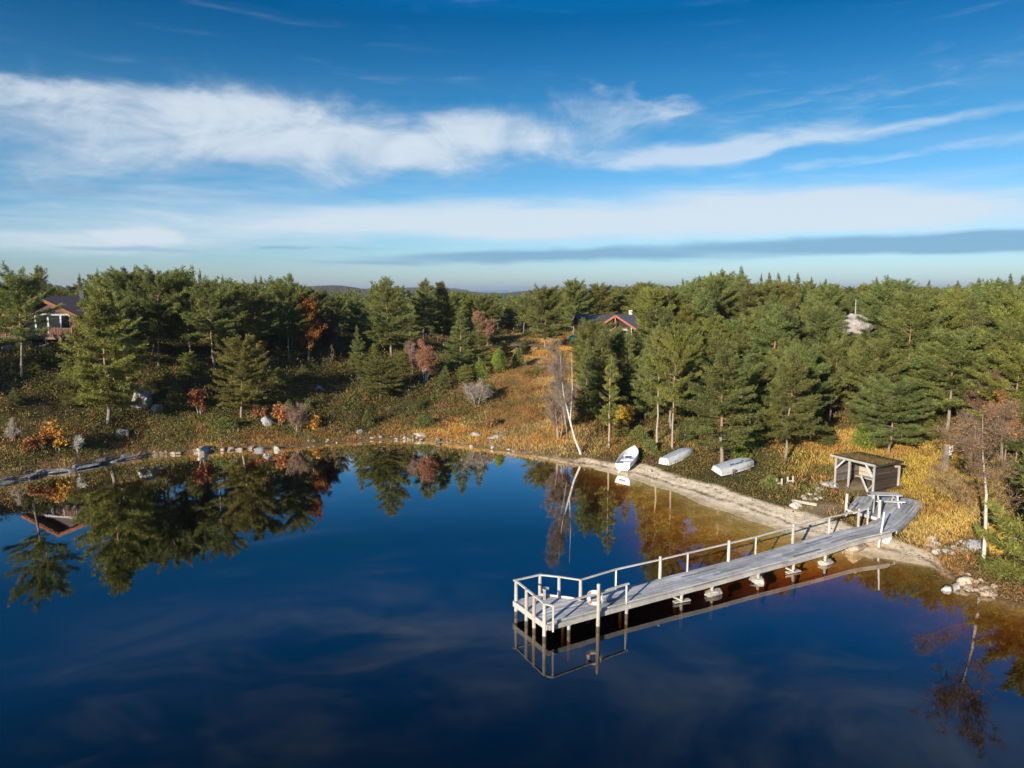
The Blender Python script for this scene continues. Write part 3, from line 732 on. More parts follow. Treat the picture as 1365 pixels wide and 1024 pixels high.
def rail(a, b, w=.10, h=.055): mb = MB(); mb.bar(a, b, w, h, hue(WPALE * 1.18, rp, .05)); pb(mb, 'handrail', M_WOOD)
T = lambda p, z=1.62: np.array([p[0], p[1], z])
rail(T(ends[0]) + (-.12, -.02, .03), T(q5, 1.66) + (.06, 0, .02)); rail(T(q5, 1.66), T(q6, 1.66)); rail(T(q6, 1.66), T(q7, 1.64)); 
ne = W(737, 838, .60); nr2 = W(834.5, 805.2, .66)
rail(T(ends[0], 1.63), T(ends[3], 1.63)); rail(T(ends[3], 1.63), T(ne, 1.62)); rail(T(ne, 1.62), T(nr2, 1.62) + (.12, .06, 0))
post(ne - (0, 0, .15), T(ne, 1.6), .075, WPALE * 1.1, False); post(nr2 - (0, 0, .25), T(nr2, 1.6), .075, WPALE * 1.1, False)
# far railing: tall round posts and thin square ones by turns
prev = T(q7, 1.64)
for px_, tall in ((821.6, 0), (880.6, 1), (917, 0), (972, 1), (1007.8, 0), (1057.8, 1), (1105.5, 0), (1145.2, 1), (1157, 0)):
    pxs = np.array([proj(*p)[0] for p in eb]); b = np.array([np.interp(px_, pxs, eb[:, i]) for i in range(3)]) + (-.03, .05, 0)
    t_ = b + (0, 0, RH + (.16 if tall else -.02))
    post(b - (0, 0, .35), t_, .15 if tall else .075, WPALE * (1 if tall else 1.1), bool(tall))
    n_ = b + (0, 0, RH); rail(prev, n_, .09, .055); prev = n_
g1 = W(1163, 684, 1.0); rail(prev, g1 + (0, 0, .95), .09, .055)
for px_, py_, hh in ((1128, 679.5, 1.05), (1163, 684, 1.2), (1171.5, 690.5, 1.15)):
    b = W(px_, py_, 1.02); post(b - (0, 0, .5), b + (0, 0, hh), .17, WPALE)
# pilings below, with cross beams and pale stone footings
def rock_geo(seed, size, n1=16, n2=10, planes=11, rough=.05, flat=.0):
    r = np.random.default_rng(seed); th = np.linspace(0, 2 * math.pi, n1, endpoint=False); ph = np.linspace(0, math.pi, n2 + 1)
    V = np.array([[math.sin(p) * math.cos(t), math.sin(p) * math.sin(t), math.cos(p)] for p in ph[1:-1] for t in th] + [[0, 0, 1], [0, 0, -1]])
    N = norm(r.normal(size=(planes, 3))); dd = r.uniform(.55, .95, planes); q = (V @ N.T) / dd; m = np.maximum(q.max(1), .85)
    V = V / m[:, None]; V *= 1 + rough * 1.3 * (fbm(V[:, 0] * 3 + seed, V[:, 1] * 3 + V[:, 2] * 2, seed)[:, None] - .5) * 2
    V = V * np.array(size) / 2
    if flat: V[:, 2] = np.minimum(V[:, 2], size[2] / 2 * flat)
    k = np.arange(n1); k2 = (k + 1) % n1; F = []
    Q = np.concatenate([np.stack([i * n1 + k, (i + 1) * n1 + k, (i + 1) * n1 + k2, i * n1 + k2], 1) for i in range(n2 - 2)])
    T_ = np.concatenate([np.stack([np.full(n1, len(V) - 2), k, k2], 1), np.stack([(n2 - 2) * n1 + k2, (n2 - 2) * n1 + k, np.full(n1, len(V) - 1)], 1)[:, [1, 0, 2]][:, ::-1]])
    return V, Q, T_
STONE = np.array([.46, .43, .38])
for px_, foot in ((759, 0), (836, 0), (909.5, 1), (950, 2), (1012, 2), (1058.5, 1), (1101, 2)):
    pxs = np.array([proj(*p)[0] for p in ea]); b = np.array([np.interp(px_, pxs, ea[:, i]) for i in range(3)]); c = np.array([np.interp(px_ - 9, [proj(*p)[0] for p in eb], eb[:, i]) for i in range(3)])
    u = norm(c - b); bb = b + u * .12; c2 = c - u * .1
    for q in (bb, c2): post(np.array([q[0], q[1], -1.3]), np.array([q[0], q[1], b[2] - .12]), .14, WPALE * .85, name='piling')
    mb = MB(); mb.bar(bb - u * .2 + (0, 0, -.17), c2 + u * .12 + (0, 0, -.17), .1, .14, WPALE * .6); pb(mb, 'cross_beam', M_WOOD)
    if foot:
        dv = norm(ea[10] - ea[8]); o_ = np.array([bb[0], bb[1], .06])
        if foot == 1:
            mb = MB(); mb.bar(o_ - dv * .45 + u * .1, o_ + dv * .5 - u * .05, .22, .06, WPALE * 1.0); mb.bar(o_ - dv * .5 + u * .35 + (0, 0, .2), o_ + dv * .05 - u * .1 + (0, 0, .05), .12, .06, WPALE * .95); pb(mb, 'brace', M_WOOD)
        else:
            V, Q, T_ = rock_geo(int(px_), (1.05, .7, .5), flat=.7); mb = MB(); a = math.atan2(dv[1], dv[0]); Rm = np.array([[math.cos(a), -math.sin(a), 0], [math.sin(a), math.cos(a), 0], [0, 0, 1]])
            V = V @ Rm.T + o_ + u * .05; mb.add(V, Q, STONE); mb.add(V, T_, STONE); pb(mb, 'footing', M_ROCK)
# mooring bollard with a cap on the end platform
bo = W(725.5, 799, .66); mb = MB(); mb.bar(bo, bo + (0, 0, .5), .13, .13, (.33, .33, .33), up=(1, 0, 0)); b_ = pb(mb, 'bollard', M_WOOD)
mb = MB(); mb.box(bo + (.06, 0, .53), (.3, .2, .07), col=(.55, .56, .58)); pb(mb, 'cap', M_PAINT, b_)

# lifebuoy pole and lifebuoy
pp = W(797, 839, 0); root = empty('mooring_pole', (pp[0], pp[1], 0), 0, 'tall pale wooden pole in the water that carries the lifebuoy', 'pole')
mb = MB(); mb.tube([(0, 0, -1.5), (0, 0, .16)], .088, 10, (.085, .075, .045)); mb.tube([(0, 0, .16), (.01, 0, .8), (0, 0, 2.08)], [.087, .084, .08], 10, WPALE * .72 + rust_ * .28); mb.build('shaft', M_WOOD, root)
mb = MB(); mb.tube([(0, 0, 2.08), (0, 0, 2.11)], [.084, .07], 10, WPALE * 1.2); mb.build('cap', M_WOOD, root)
lc = W(791, 797.5, 1.42); lb = np.array([pp[0] - .14, pp[1] + .12, 1.42])
root = empty('lifebuoy', lb, R(-8), 'white and red lifebuoy hanging on the tall pole', 'lifebuoy')
def ring_seg(a0, a1, Rr, r_, n=28, mcol=(1, 1, 1)):
    th = np.linspace(a0, a1, n); return np.stack([Rr * np.cos(th), 0 * th, Rr * np.sin(th)], 1)
mb = MB(); mb.tube(ring_seg(0, 2 * math.pi, .26, .08, 48), .076, 12, (.72, .70, .66), cap=False); mb.build('ring', M_PLASTIC, root, True)
for k in range(4):
    a = R(45 + 90 * k); mb = MB(); mb.tube(ring_seg(a - .24, a + .24, .26, .08, 10), .080, 12, (.60, .10, .05)); mb.build('band', M_PLASTIC, root, True)
mb = MB(); th = np.linspace(0, 2 * math.pi, 49); rr = .345 + .025 * np.abs(np.sin(2 * th)); mb.tube(np.stack([rr * np.cos(th), 0 * th, rr * np.sin(th)], 1), .009, 5, (.65, .6, .5), cap=False); mb.build('grab_line', M_PLASTIC, root)
# white leaning pole beside the landing
a = W(1172, 723.6, .45); b = W(1179, 682.6, 2.35); mb = MB(); mb.tube([a - (b - a) * .15, (a + b) / 2 + (.01, 0, 0), b], [.055, .052, .045], 8, (.70, .68, .63))
tag(mb.build('pole', M_PAINT), 'thin white pole leaning beside the bend of the pier', 'pole')

# ------------------------------------------------------------------ rowing boats
def hull_shape(L, B, H, bow=.0, n=22, flat=.62):
    u = np.linspace(0, 1, n)
    b = B / 2 * np.clip(np.where(u < .45, .80 + .20 * np.sin(u / .45 * math.pi / 2), 1 - (1 - bow) * ((u - .45) / .55) ** 2.3), .004, 1)
    k = H * (.06 * (1 - u) * 0 + .75 * np.clip((u - .68) / .32, 0, 1) ** 2.2 * (1 - bow * .8)); s = H * (1 + .28 * np.clip((u - .4) / .6, 0, 1) ** 1.6)
    prof = [(-1, 1), (-.97, .62), (-.88, .28), (-flat, .05), (0, 0), (flat, .05), (.88, .28), (.97, .62), (1, 1)]
    S = np.array([[(u[i] * L - L / 2, p[0] * b[i], k[i] + (s[i] - k[i]) * p[1]) for p in prof] for i in range(n)])
    return S, u, b, k, s
def loft(mb, S, col, flip=False, mi=0):
    n, m = S.shape[:2]; i = np.arange(n - 1)[:, None] * m; j = np.arange(m - 1)[None]
    F = np.stack([i + j, i + m + j, i + m + j + 1, i + j + 1], -1).reshape(-1, 4); mb.add(S.reshape(-1, 3), F[:, ::-1] if flip else F, col, mi)
def boat(name, L, B, H, bow, label, group, cols, upturned=False, bottom=None):
    root = empty(name, (0, 0, 0), 0, label, 'boat', group)
    S, u, b, k, s = hull_shape(L, B, H, bow)
    mb = MB(); loft(mb, S, cols[0])
    if bottom is not None:
        F_, C_, m_ = mb.Q[0]; C_[np.isin(np.arange(len(F_)) % 8, (3, 4))] = bottom
    c = S[0].mean(0); mb.add(np.vstack([S[0], [(S[0][0] + S[0][-1]) / 2]]), [[q, q + 1, 9] for q in range(8)], cols[0])
    if bow > .02: mb.add(np.vstack([S[-1], [(S[-1][0] + S[-1][-1]) / 2]]), [[q + 1, q, 9] for q in range(8)], cols[0])
    hull = mb.build('hull', M_PAINT, root, True)
    I = S.copy(); I[:, :, 1] *= .94; I[:, :, 2] = I[:, :, 2] * .95 + .05; I[0, :, 0] += .04
    mb = MB(); loft(mb, I, cols[1], True); mb.add(np.vstack([I[0], [(I[0][0] + I[0][-1]) / 2]]), [[q + 1, q, 9] for q in range(8)], cols[1]); mb.build('inner_shell', M_PAINT, root, True)
    for sd in (0, -1):
        mb = MB(); P = S[:, sd].copy(); P[:, 2] += .01; mb.tube(P, .035, 6, cols[2]); mb.build('gunwale', M_PAINT, root)
    mb = MB(); mb.bar(S[0][0] + (0.02, 0, .01), S[0][-1] + (.02, 0, .01), .06, .06, cols[2]); mb.build('transom_cap', M_PAINT, root)
    mb = MB(); mb.tube(np.stack([u * L - L / 2, 0 * u, k - .015], 1)[1:-1], .028, 5, cols[3]); mb.build('keel', M_PAINT, root)
    if upturned:
        for sd in (-1, 1):
            mb = MB(); i = slice(2, 17); mb.tube(np.stack([(u * L - L / 2)[i], sd * b[i] * .45, k[i] + .02], 1), .02, 5, cols[3]); mb.build('bilge_keel', M_PAINT, root)
    else:
        for f in (.12, .42, .70):
            q = int(f * 21); mb = MB(); mb.box((u[q] * L - L / 2, 0, s[q] * .66), (.28, b[q] * 1.86, .04), col=cols[1]); mb.build('seat', M_PAINT, root)
    return root, S
wg = 'rowing boats drawn up on the beach'
b1, _ = boat('rowing_boat', 4.3, 1.5, .6, 0, 'white open rowing boat lying upright on the sand', wg, [(.78, .78, .79), (.74, .74, .76), (.82, .82, .82), (.6, .6, .6)])
mb = MB(); mb.box((-1.45, .05, .20), (.26, .95, .14), col=(.05, .06, .09)); mb.box((-1.5, -.3, .28), (.18, .3, .1), col=(.06, .07, .1)); mb.build('anchor_rope', M_PLASTIC, b1)
mb = MB(); mb.box((-.1, .02, .47), (.34, .5, .06), col=(.06, .07, .10)); mb.box((.1, .2, .46), (.2, .26, .05), col=(.07, .08, .1)); mb.build('seat_pad', M_PLASTIC, b1)
mb = MB(); mb.box((-2.262, .05, .38), (.012, .55, .13), col=(.30, .29, .33)); mb.build('transom_plate', M_PAINT, b1)
def lay(st, bw, L, dh=0.):
    """heading, middle and pitch of a boat whose stern stands at pixel st and points to pixel bw"""
    a = G(*st); b = W(*bw, a[2] + .25); hd = math.atan2(b[1] - a[1], b[0] - a[0]) + dh; u = np.array([math.cos(hd), math.sin(hd), 0])
    m = a + u * L * .47; m[2] = gz(m[0], m[1]); e = a + u * L; return hd, m, math.atan2(gz(e[0], e[1]) - a[2], L) * .8
hd, m, pt = lay((831.5, 628.5), (850, 607), 4.3)
b1.location = (m[0], m[1], gz(m[0], m[1]) + .06); b1.rotation_euler = (R(-7), -pt, hd)
b2, _ = boat('rowing_boat', 4.1, 1.25, .54, .5, 'pale grey rowing boat lying upside down by the slim pines', wg, [(.54, .55, .54), (.5, .5, .5), (.7, .7, .68), (.33, .38, .43)], True, (.36, .41, .46))
hd, m, pt = lay((886, 620.5), (914, 607.5), 4.0)
b2.location = (m[0], m[1], gz(m[0], m[1]) + .54); b2.rotation_euler = (R(180), -pt, hd)
b3, S3 = boat('rowing_boat', 3.8, 1.3, .46, .6, 'grey rowing boat with dark stains upside down on low trestles', wg, [(.44, .45, .45), (.4, .4, .4), (.62, .62, .6), (.36, .40, .45)], True, (.34, .37, .40))
mb = MB()
for x, y, w, h in ((.2, .25, .8, .14), (-.5, .2, .5, .2), (1.1, .3, .6, .10), (.7, .12, .3, .12)): mb.box((x, y, -.004), (w, h, .012), col=(.10, .12, .16))
mb.build('stain', M_PAINT, b3)
hd, m, pt = lay((958, 637.5), (992, 626), 3.7); gb = gz(m[0], m[1])
b3.location = (m[0], m[1], gb + .76); b3.rotation_euler = (R(180 + 16), -pt, hd)
for f, lab in ((.25, 'low wooden trestle under the bow half of the stained boat'), (-.2, 'low wooden trestle under the stern half of the stained boat')):
    tr = empty('trestle', (m[0] + math.cos(hd) * 3.9 * f, m[1] + math.sin(hd) * 3.9 * f, gb), hd, lab, 'trestle', 'trestles under the stained boat')
    mb = MB(); mb.bar((0, -.75, .34), (0, .75, .34), .12, .12, WDARK * 1.3); mb.build('beam', M_WOOD, tr)
    for y in (-.6, .6):
        mb = MB(); mb.bar((-.16, y, -.1), (0, y, .3), .07, .07, WDARK, up=(0, 1, 0)); mb.bar((.16, y, -.1), (0.01, y, .3), .07, .07, WDARK, up=(0, 1, 0)); mb.build('leg', M_WOOD, tr)

# ------------------------------------------------------------------ lean-to shelter
s1 = G(1113, 644.7); s2 = G(1163, 659.3); fv = s2[:2] - s1[:2]; fl = float(np.linalg.norm(fv)); rzs = math.atan2(fv[1], fv[0])
zsh = min(s1[2], s2[2]) - .02
she = empty('lean_to_shelter', ((s1[0] + s2[0]) / 2, (s1[1] + s2[1]) / 2, zsh), rzs, 'open fronted lean-to shelter of weathered planks with turf roof', 'shelter')
hw = fl / 2; dp = 2.6; FH, BH = 1.98, 1.78
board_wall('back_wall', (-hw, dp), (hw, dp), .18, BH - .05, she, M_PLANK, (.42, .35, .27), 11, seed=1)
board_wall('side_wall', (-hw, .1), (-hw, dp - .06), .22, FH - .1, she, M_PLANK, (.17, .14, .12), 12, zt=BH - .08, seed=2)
board_wall('side_wall', (hw, .05), (hw, dp - .06), .05, FH - .1, she, M_PLANK, (.07, .05, .038), 13, zt=BH - .08, seed=3)  # right wall faces away from the sun; its shade is put into darker planks
for x, y, h in ((-hw - .02, 0, FH), (-hw * .28, 0, FH), (hw + .02, -.02, FH), (hw + .05, dp + .06, BH), (-hw, dp + .05, BH)):
    mb = MB(); mb.tube([(x, y, -.3), (x, y, h - .05)], .085, 8, WPALE * .74); mb.build('post', M_WOOD, she)
mb = MB(); mb.tube([(-hw - .45, -.02, FH + .05), (hw + .12, -.02, FH + .05)], .11, 9, WPALE * .80); mb.build('front_beam', M_WOOD, she)
for a, b in (((-hw + .02, -.05, 1.15), (-hw + .75, -.05, FH)), ((hw - .05, -.05, 1.2), (hw - .6, -.05, FH)), ((hw * .1, .5, .95), (hw * .75, .0, .08)), ((hw - .1, .3, .7), (hw * .55, .5, .1))):
    mb = MB(); mb.bar(a, b, .1, .1, hue(WD * 1.1, rp)); mb.build('brace', M_WOOD, she)
mb = MB()
for k in range(9): mb.bar((-hw - .3, .05 + k * .31, FH + .13 - k * .025), (hw + .2, .05 + k * .31, FH + .13 - k * .025), .30, .07, hue(WDARK, rp))
rf = mb.build('roof', M_PLANK, she)
mb = MB(); n = 5200; x = rng.uniform(-hw - .3, hw + .2, n); y = rng.uniform(.05, dp + .2, n); zz = FH + .16 - y * .08
tp = vnoise(x * 1.6, y * 1.6, 4)[:, None]; c = (np.array([.20, .115, .05]) * (1 - tp) + np.array([.12, .105, .03]) * tp) * rng.uniform(.6, 1.3, (n, 1))
mb.box((0, dp / 2 + .1, FH + .135 - dp * .04), (2 * hw + .5, dp + .2, .1), col=(.06, .05, .025))
mb.diamonds(np.stack([x, y, zz], 1), norm(rng.normal(size=(n, 3)) * .5 + (0, 0, .9)), rng.uniform(.08, .2, n), .035, c); mb.build('turf', M_COVER, rf)
mb = MB(); mb.box((0, dp - .4, .42), (2 * hw - .3, .5, .07), col=WD * .9); mb.build('bench', M_WOOD, she)

# ------------------------------------------------------------------ picnic table on the landing
pc = W(1180, 673.5, 1.12); tb_ = empty('picnic_table', (pc[0], pc[1], 1.125), R(-6), 'grey wooden picnic table with benches on the shore platform', 'table')
mb = MB()
for k in range(5): mb.box((0, -.3 + k * .15, .74), (1.75, .138, .04), col=hue(WD * 1.15, rp, .1))
mb.build('table_top', M_WOOD, tb_)
for sgn in (-1, 1):
    mb = MB(); [mb.box((0, sgn * (.62 + .14 * q), .45), (1.75, .13, .04), col=hue(WD * 1.2, rp, .1)) for q in (0, 1)]; mb.build('bench', M_WOOD, tb_)
    mb = MB(); mb.bar((sgn * .66, -.8, .4), (sgn * .66, .8, .4), .05, .1, WD * 1.1); mb.bar((sgn * .66, -.33, .69), (sgn * .66, .33, .69), .05, .07, WD); mb.build('crossbar', M_WOOD, tb_)
    for s2_ in (-1, 1):
        mb = MB(); mb.bar((sgn * .6, s2_ * .62, 0), (sgn * .6, s2_ * .22, .71), .05, .1, WPALE * 1.1, up=(1, 0, 0)); mb.build('leg', M_WOOD, tb_)

# ------------------------------------------------------------------ sign post
sg = G(1259, 627.5); sp_ = empty('sign_post', (sg[0], sg[1], sg[2]), 0, 'thick grey wooden post with a red and white sign near its top', 'sign')
mb = MB(); mb.bar((0, 0, -.3), (.03, 0, 1.85), .24, .30, (.27, .225, .19), up=(1, 0, 0)); mb.bar((.03, 0, 1.85), (.03, 0, 1.92), .26, .32, rust_ * 1.2, up=(1, 0, 0)); mb.build('post', M_WOOD, sp_)
nv = norm(np.array([.55, -.835, 0.])); tv = np.array([.835, .55, 0.]); cz = np.array([.14, 0, 0]) + nv * .20
def plate(c, w, h, col, name, par, d=.02, mt=M_PAINT):
    mb = MB(); mb.bar(c - tv * w / 2, c + tv * w / 2, d, h, col); return mb.build(name, mt, par)
bd = plate(cz + (0, 0, 1.62), .46, .50, (.80, .78, .76), 'sign_board', sp_)
plate(cz + nv * .012 + tv * -.06 + (0, 0, 1.84), .34, .05, (.55, .06, .05), 'red_bar', bd, .01)
mb = MB(); th = np.linspace(-1.2, 3.6, 14); P = cz + nv * .016 + (0, 0, 1.60) + np.outer(np.cos(th) * .09, tv) + np.outer(np.sin(th) * .11, (0, 0, 1)); mb.tube(P, .024, 5, (.03, .03, .035)); mb.bar(P[-1], P[-1] + tv * .12 + (0, 0, .14), .03, .045, (.03, .03, .035)); mb.build('symbol', M_PAINT, bd)
plate(cz + (0, 0, 1.24), .30, .15, (.75, .75, .73), 'small_plate', sp_)

# ------------------------------------------------------------------ small things by the beach
h0 = G(1047, 650); hs = empty('log_rest', (h0[0], h0[1], h0[2]), R(14), 'pale H shaped wooden frames of a log rest beside the beach', 'frame')
for x, y in ((-.55, 0), (.62, .35)):
    fr = []
    for sx in (-.22, .22):
        mb = MB(); mb.bar((x + sx, y, -.15), (x + sx, y, .66), .09, .09, (.62, .57, .42), up=(1, 0, 0)); mb.build('post', M_WOOD, hs)
    mb = MB(); mb.bar((x - .26, y - .05, .34), (x + .26, y - .05, .34), .06, .09, (.60, .55, .42)); mb.build('crossbar', M_WOOD, hs)
mb = MB(); mb.bar((-.7, -.1, .05), (.8, .3, .08), .2, .16, (.18, .14, .11)); mb.build('base_log', M_WOOD, hs)
ga, gb_ = G(1056, 670), G(1089, 676)
mb = MB(); mb.bar(ga + (0, 0, .12), gb_ + (0, 0, .12), .2, .17, (.50, .40, .31)); tag(mb.build('timber_beam', M_WOOD), 'squared timber lying on the bank in front of the fire ring', 'timber')
def rock(px, py, size, seed, label, col=STONE, group=None, rz=None, sink=.3, name='boulder', water=False):
    p = W(px, py, 0) if water else G(px, py); V, Q, T_ = rock_geo(seed, size, 18 if size[0] < 2 else 34, 12 if size[0] < 2 else 24, 11 if size[0] < 2 else 16, .05 if size[0] < 2 else .14); mb = MB(); c = np.array(col); mb.add(V, Q, c); mb.add(V, T_, c)
    o = mb.build(name, M_ROCK); o.location = (p[0], p[1], p[2] + size[2] * (.5 - sink)); o.rotation_euler = (0, 0, rz if rz is not None else (seed * 1.7) % 6.28)
    return tag(o, label, 'rock', group)
fg = G(1082, 664)
for k in range(9):
    a = k * .7; p = fg + np.array([math.cos(a) * .55, math.sin(a) * .5, 0]); V, Q, T_ = rock_geo(300 + k, (.34, .28, .26)); mb = MB(); cc = STONE * (1.25 if k % 3 else .35); mb.add(V, Q, cc); mb.add(V, T_, cc)
    o = mb.build('fire_ring_stone', M_ROCK); o.location = (p[0], p[1], gz(p[0], p[1]) + .08); tag(o, 'small pale stone of the fire ring above the beach', 'stone', 'stones of the fire ring')
rg = G(1111, 657.5); V, Q, T_ = rock_geo(77, (.5, .38, .26), rough=.16); mb = MB(); mb.add(V, Q, (.55, .05, .07)); mb.add(V, T_, (.55, .05, .07)); o = mb.build('bag', M_PLASTIC); o.location = rg + (0, 0, .12); tag(o, 'small crumpled red bag on the bare earth before the shelter', 'bag')
bl = G(1347, 733); bt = empty('tub', bl, 0, 'small blue plastic tub half hidden behind the bush at the right edge', 'tub')
mb = MB(); mb.tube([(0, 0, -.05), (0, 0, .3), (0, 0, .75)], [.30, .33, .36], 16, (.01, .10, .42)); mb.build('body', M_PLASTIC, bt, True); mb = MB(); mb.tube([(0, 0, .75), (0, 0, .8)], [.38, .38], 16, (.6, .62, .65)); mb.build('rim', M_PLASTIC, bt)
tq = W(763, 453, 5.9); tq = AT(763, 112); tr = empty('garden_parasol', (tq[0], tq[1], tq[2]), 0, 'turquoise closed canopy left of the dark roofed cabin', 'parasol')
mb = MB(); th = np.linspace(0, 6.283, 12, endpoint=False)
rows = [(.1, 1.5), (.4, 1.35), (.62, .85), (.6, .4)]; P = np.array([[(r_ * math.cos(t), r_ * .8 * math.sin(t), z + .06 * math.sin(3 * t)) for t in th] for r_, z in rows]); P = np.concatenate([P, P[:, :1]], 1); loft(mb, P, (.02, .36, .36), True); loft(mb, P * .98, (.02, .36, .36)); mb.build('canopy', M_PLASTIC, tr, True)
mb = MB(); mb.tube([(0, 0, -.1), (0, 0, 1.55)], .04, 6, (.4, .4, .4)); mb.build('stand', M_PAINT, tr)
wp = AT(711, 106); lp = empty('firewood_pile', (wp[0], wp[1], wp[2]), R(10), 'small orange brown firewood pile beside the track left of the cabin', 'firewood')
for k in range(12):
    mb = MB(); mb.tube([((k % 4) * .24 - .36, -.35, .12 + (k // 4) * .22), ((k % 4) * .24 - .36, .35, .12 + (k // 4) * .22)], .115, 8, hue((.42, .24, .11), rp)); mb.build('log', M_WOOD, lp)
# rocks: (px, py, size, label, colour)
PK = np.array([.38, .30, .23]); GY = np.array([.24, .24, .245]); WH = np.array([.43, .41, .38])
for k, (px_, py_, sz, lab, col, sk) in enumerate([
    (1139, 733, (1.6, 1.3, .95), 'large pinkish boulder under the shore end of the pier', PK * 1.15, .3),
    (1180, 722, (.95, .8, .6), 'grey white boulder at the foot of the leaning pole', np.array([.5, .52, .5]), .3),
    (1060, 677.5, (1.0, .8, .6), 'pale boulder at the edge of the sand below the timber', WH, .35),
    (1108, 649, (1.3, .8, .55), 'long white boulder at the front left post of the shelter', WH * 1.1, .3),
    (1091, 653, (1.0, .7, .42), 'low pale rock between the fire ring and the shelter', WH, .35),
    (1303, 736, (1.0, .8, 1.0), 'grey boulder behind the foot of the bare birch', GY * 1.1, .3),
    (1350, 719, (2.0, 1.2, 1.1), 'big grey rock behind the blue tub', GY, .3),
    (1288, 781, (.8, .6, .6), 'rounded pale boulder on the waterline below the bare birch', PK * 1.2, .35),
    (1274, 785, (.55, .5, .5), 'pale stone in the water, middle one of three', WH, .35),
    (1263, 787, (.6, .5, .4), 'flat pale stone in the water, farthest from the birch', WH, .35),
    (270, 604, (1.6, .9, 1.15), 'big square pale boulder standing at the waterline', WH * 1.05, .3),
    (345, 601, (.95, .7, .6), 'dark grey pointed boulder at the waterline', GY * .9, .3),
    (369, 599.5, (1.05, .7, .5), 'pale wedge shaped boulder at the waterline', WH * .95, .3),
    (357, 568, (1.25, 1.1, 1.2), 'boxy grey boulder among the bushes below the round pine', GY * 1.2, .2),
    (190, 541, (3.2, 2.0, 2.9), 'tall craggy rock face half overgrown below the pines', np.array([.36, .33, .29]), .42),
    (207, 549, (1.5, 1.2, 1.2), 'broken grey rock beside the craggy face', np.array([.34, .31, .28]), .4),
    (163, 582, (1.9, 1.2, .9), 'pale grey ledge at the foot of the big pine', GY * 1.1, .35),
    (60, 466, (1.5, 1.1, .8), 'pale rock on the slope below the terrace', GY, .3), (12, 468, (2.2, 1.4, .9), 'flat pale rock at the left edge below the terrace', WH * .8, .3),
    (425, 520, (1.2, .9, .7), 'pale rock in the heather on the middle slope', WH * .8, .35), (402, 545, (1.0, .8, .9), 'white rock among the dark junipers', WH * .9, .3),
    (835, 634, (.5, .35, .25), 'small white stone in the shallows below the upright boat', WH * 1.2, .3), (826, 631, (.4, .3, .22), 'smallest white stone in the shallows, nearer the leaning birch', WH * 1.2, .3),
    (866, 628, (.4, .35, .25), 'small pale stone on the sand between the boats', WH, .3),
    (665, 583, (2.2, 1.1, .5), 'flat pale rock slab in the dry grass at the shore', WH * .95, .4), (632, 581, (1.8, 1.0, .5), 'low pale rock left of the flat slab', WH * .9, .4),
    (585, 589, (.9, .6, .45), 'dark stone at the waterline on the far shore', GY * .6, .3), (560, 581, (1.6, 1.0, .6), 'rounded pinkish rock on the far shore', PK, .35), (480, 578, (.9, .7, .6), 'pale rock above the far shore', GY * 1.2, .3)]):
    rock(px_, py_, sz, 100 + k, lab, col, sink=sk, name='crag' if 'face' in lab else 'boulder')
oc = AT(1141, 96)
zo = CAMH - math.tan(R(2.55)) * 100
V, Q, T_ = rock_geo(58, (5.0, 3.0, 3.4), 34, 22, 8, .10); mb = MB(); mb.add(V, Q, (.31, .28, .265)); mb.add(V, T_, (.31, .28, .265)); o = mb.build('rock_outcrop', M_ROCK, smooth=False); o.location = (oc[0], oc[1], max(zo - .9, oc[2] - .5)); o.rotation_euler = (R(-18), R(12), .4); tag(o, 'bare pale rock outcrop rising from the pines on the right hill', 'rock')
OUTTOP = 456
# ledge of bedrock slabs along the left shore and stones along the far one
SXP = [p[0] for p in SHORE_PX]; SYP = [p[1] for p in SHORE_PX]
for k, px_ in enumerate(np.linspace(2, 188, 20)):
    py_ = np.interp(px_, SXP, SYP) + rng.uniform(-3.5, .5); big = rng.uniform(.35, 1.15) * (1.25 if k % 4 == 0 else 1)
    qa = W(px_ - 8, np.interp(px_ - 8, SXP, SYP)); qb = W(px_ + 8, np.interp(px_ + 8, SXP, SYP))
    rock(px_, py_, (big * 2.3, big * .75, .22 + .3 * rng.random()), 400 + k, 'grey bedrock slab of the ledge along the dark left shore', GY * rng.uniform(.6, 1.3), 'slabs of the left shore ledge', math.atan2(qb[1] - qa[1], qb[0] - qa[0]) + rng.normal() * .14, .45, 'rock_slab')
for k in range(46):
    px_ = rng.uniform(400, 690); py_ = np.interp(px_, [p[0] for p in SHORE_PX], [p[1] for p in SHORE_PX]) - rng.uniform(-.5, 5); q = rng.uniform(.14, .38)
    rock(px_, py_, (q * 1.3, q, q * .7), 500 + k, 'pale stone on the waterline of the far shore', (PK if k % 2 else WH) * rng.uniform(.7, 1.1), 'stones along the far shore', sink=.35, name='shore_stone')
for k in range(34):
    px_ = rng.uniform(1284, 1326); py_ = np.interp(px_, [1262, 1290, 1326], [770, 787, 797]) - abs(rng.normal()) * 11 + 3; q = rng.uniform(.16, .46)
    rock(px_, py_, (q * 1.2, q, q * .8), 600 + k, 'small pinkish stone of the heap below the bare birch', PK * rng.uniform(.65, 1.15), 'stones heaped below the bare birch', sink=.3, name='shore_stone')
for k in range(16):
    px_ = rng.uniform(1235, 1290); py_ = rng.uniform(718, 738); q = rng.uniform(.2, .6)
    rock(px_, py_, (q * 1.3, q, q * .7), 700 + k, 'pale stone in the grass between pier and birch', WH * rng.uniform(.7, 1.1), 'stones in the grass right of the pier', sink=.35, name='shore_stone')
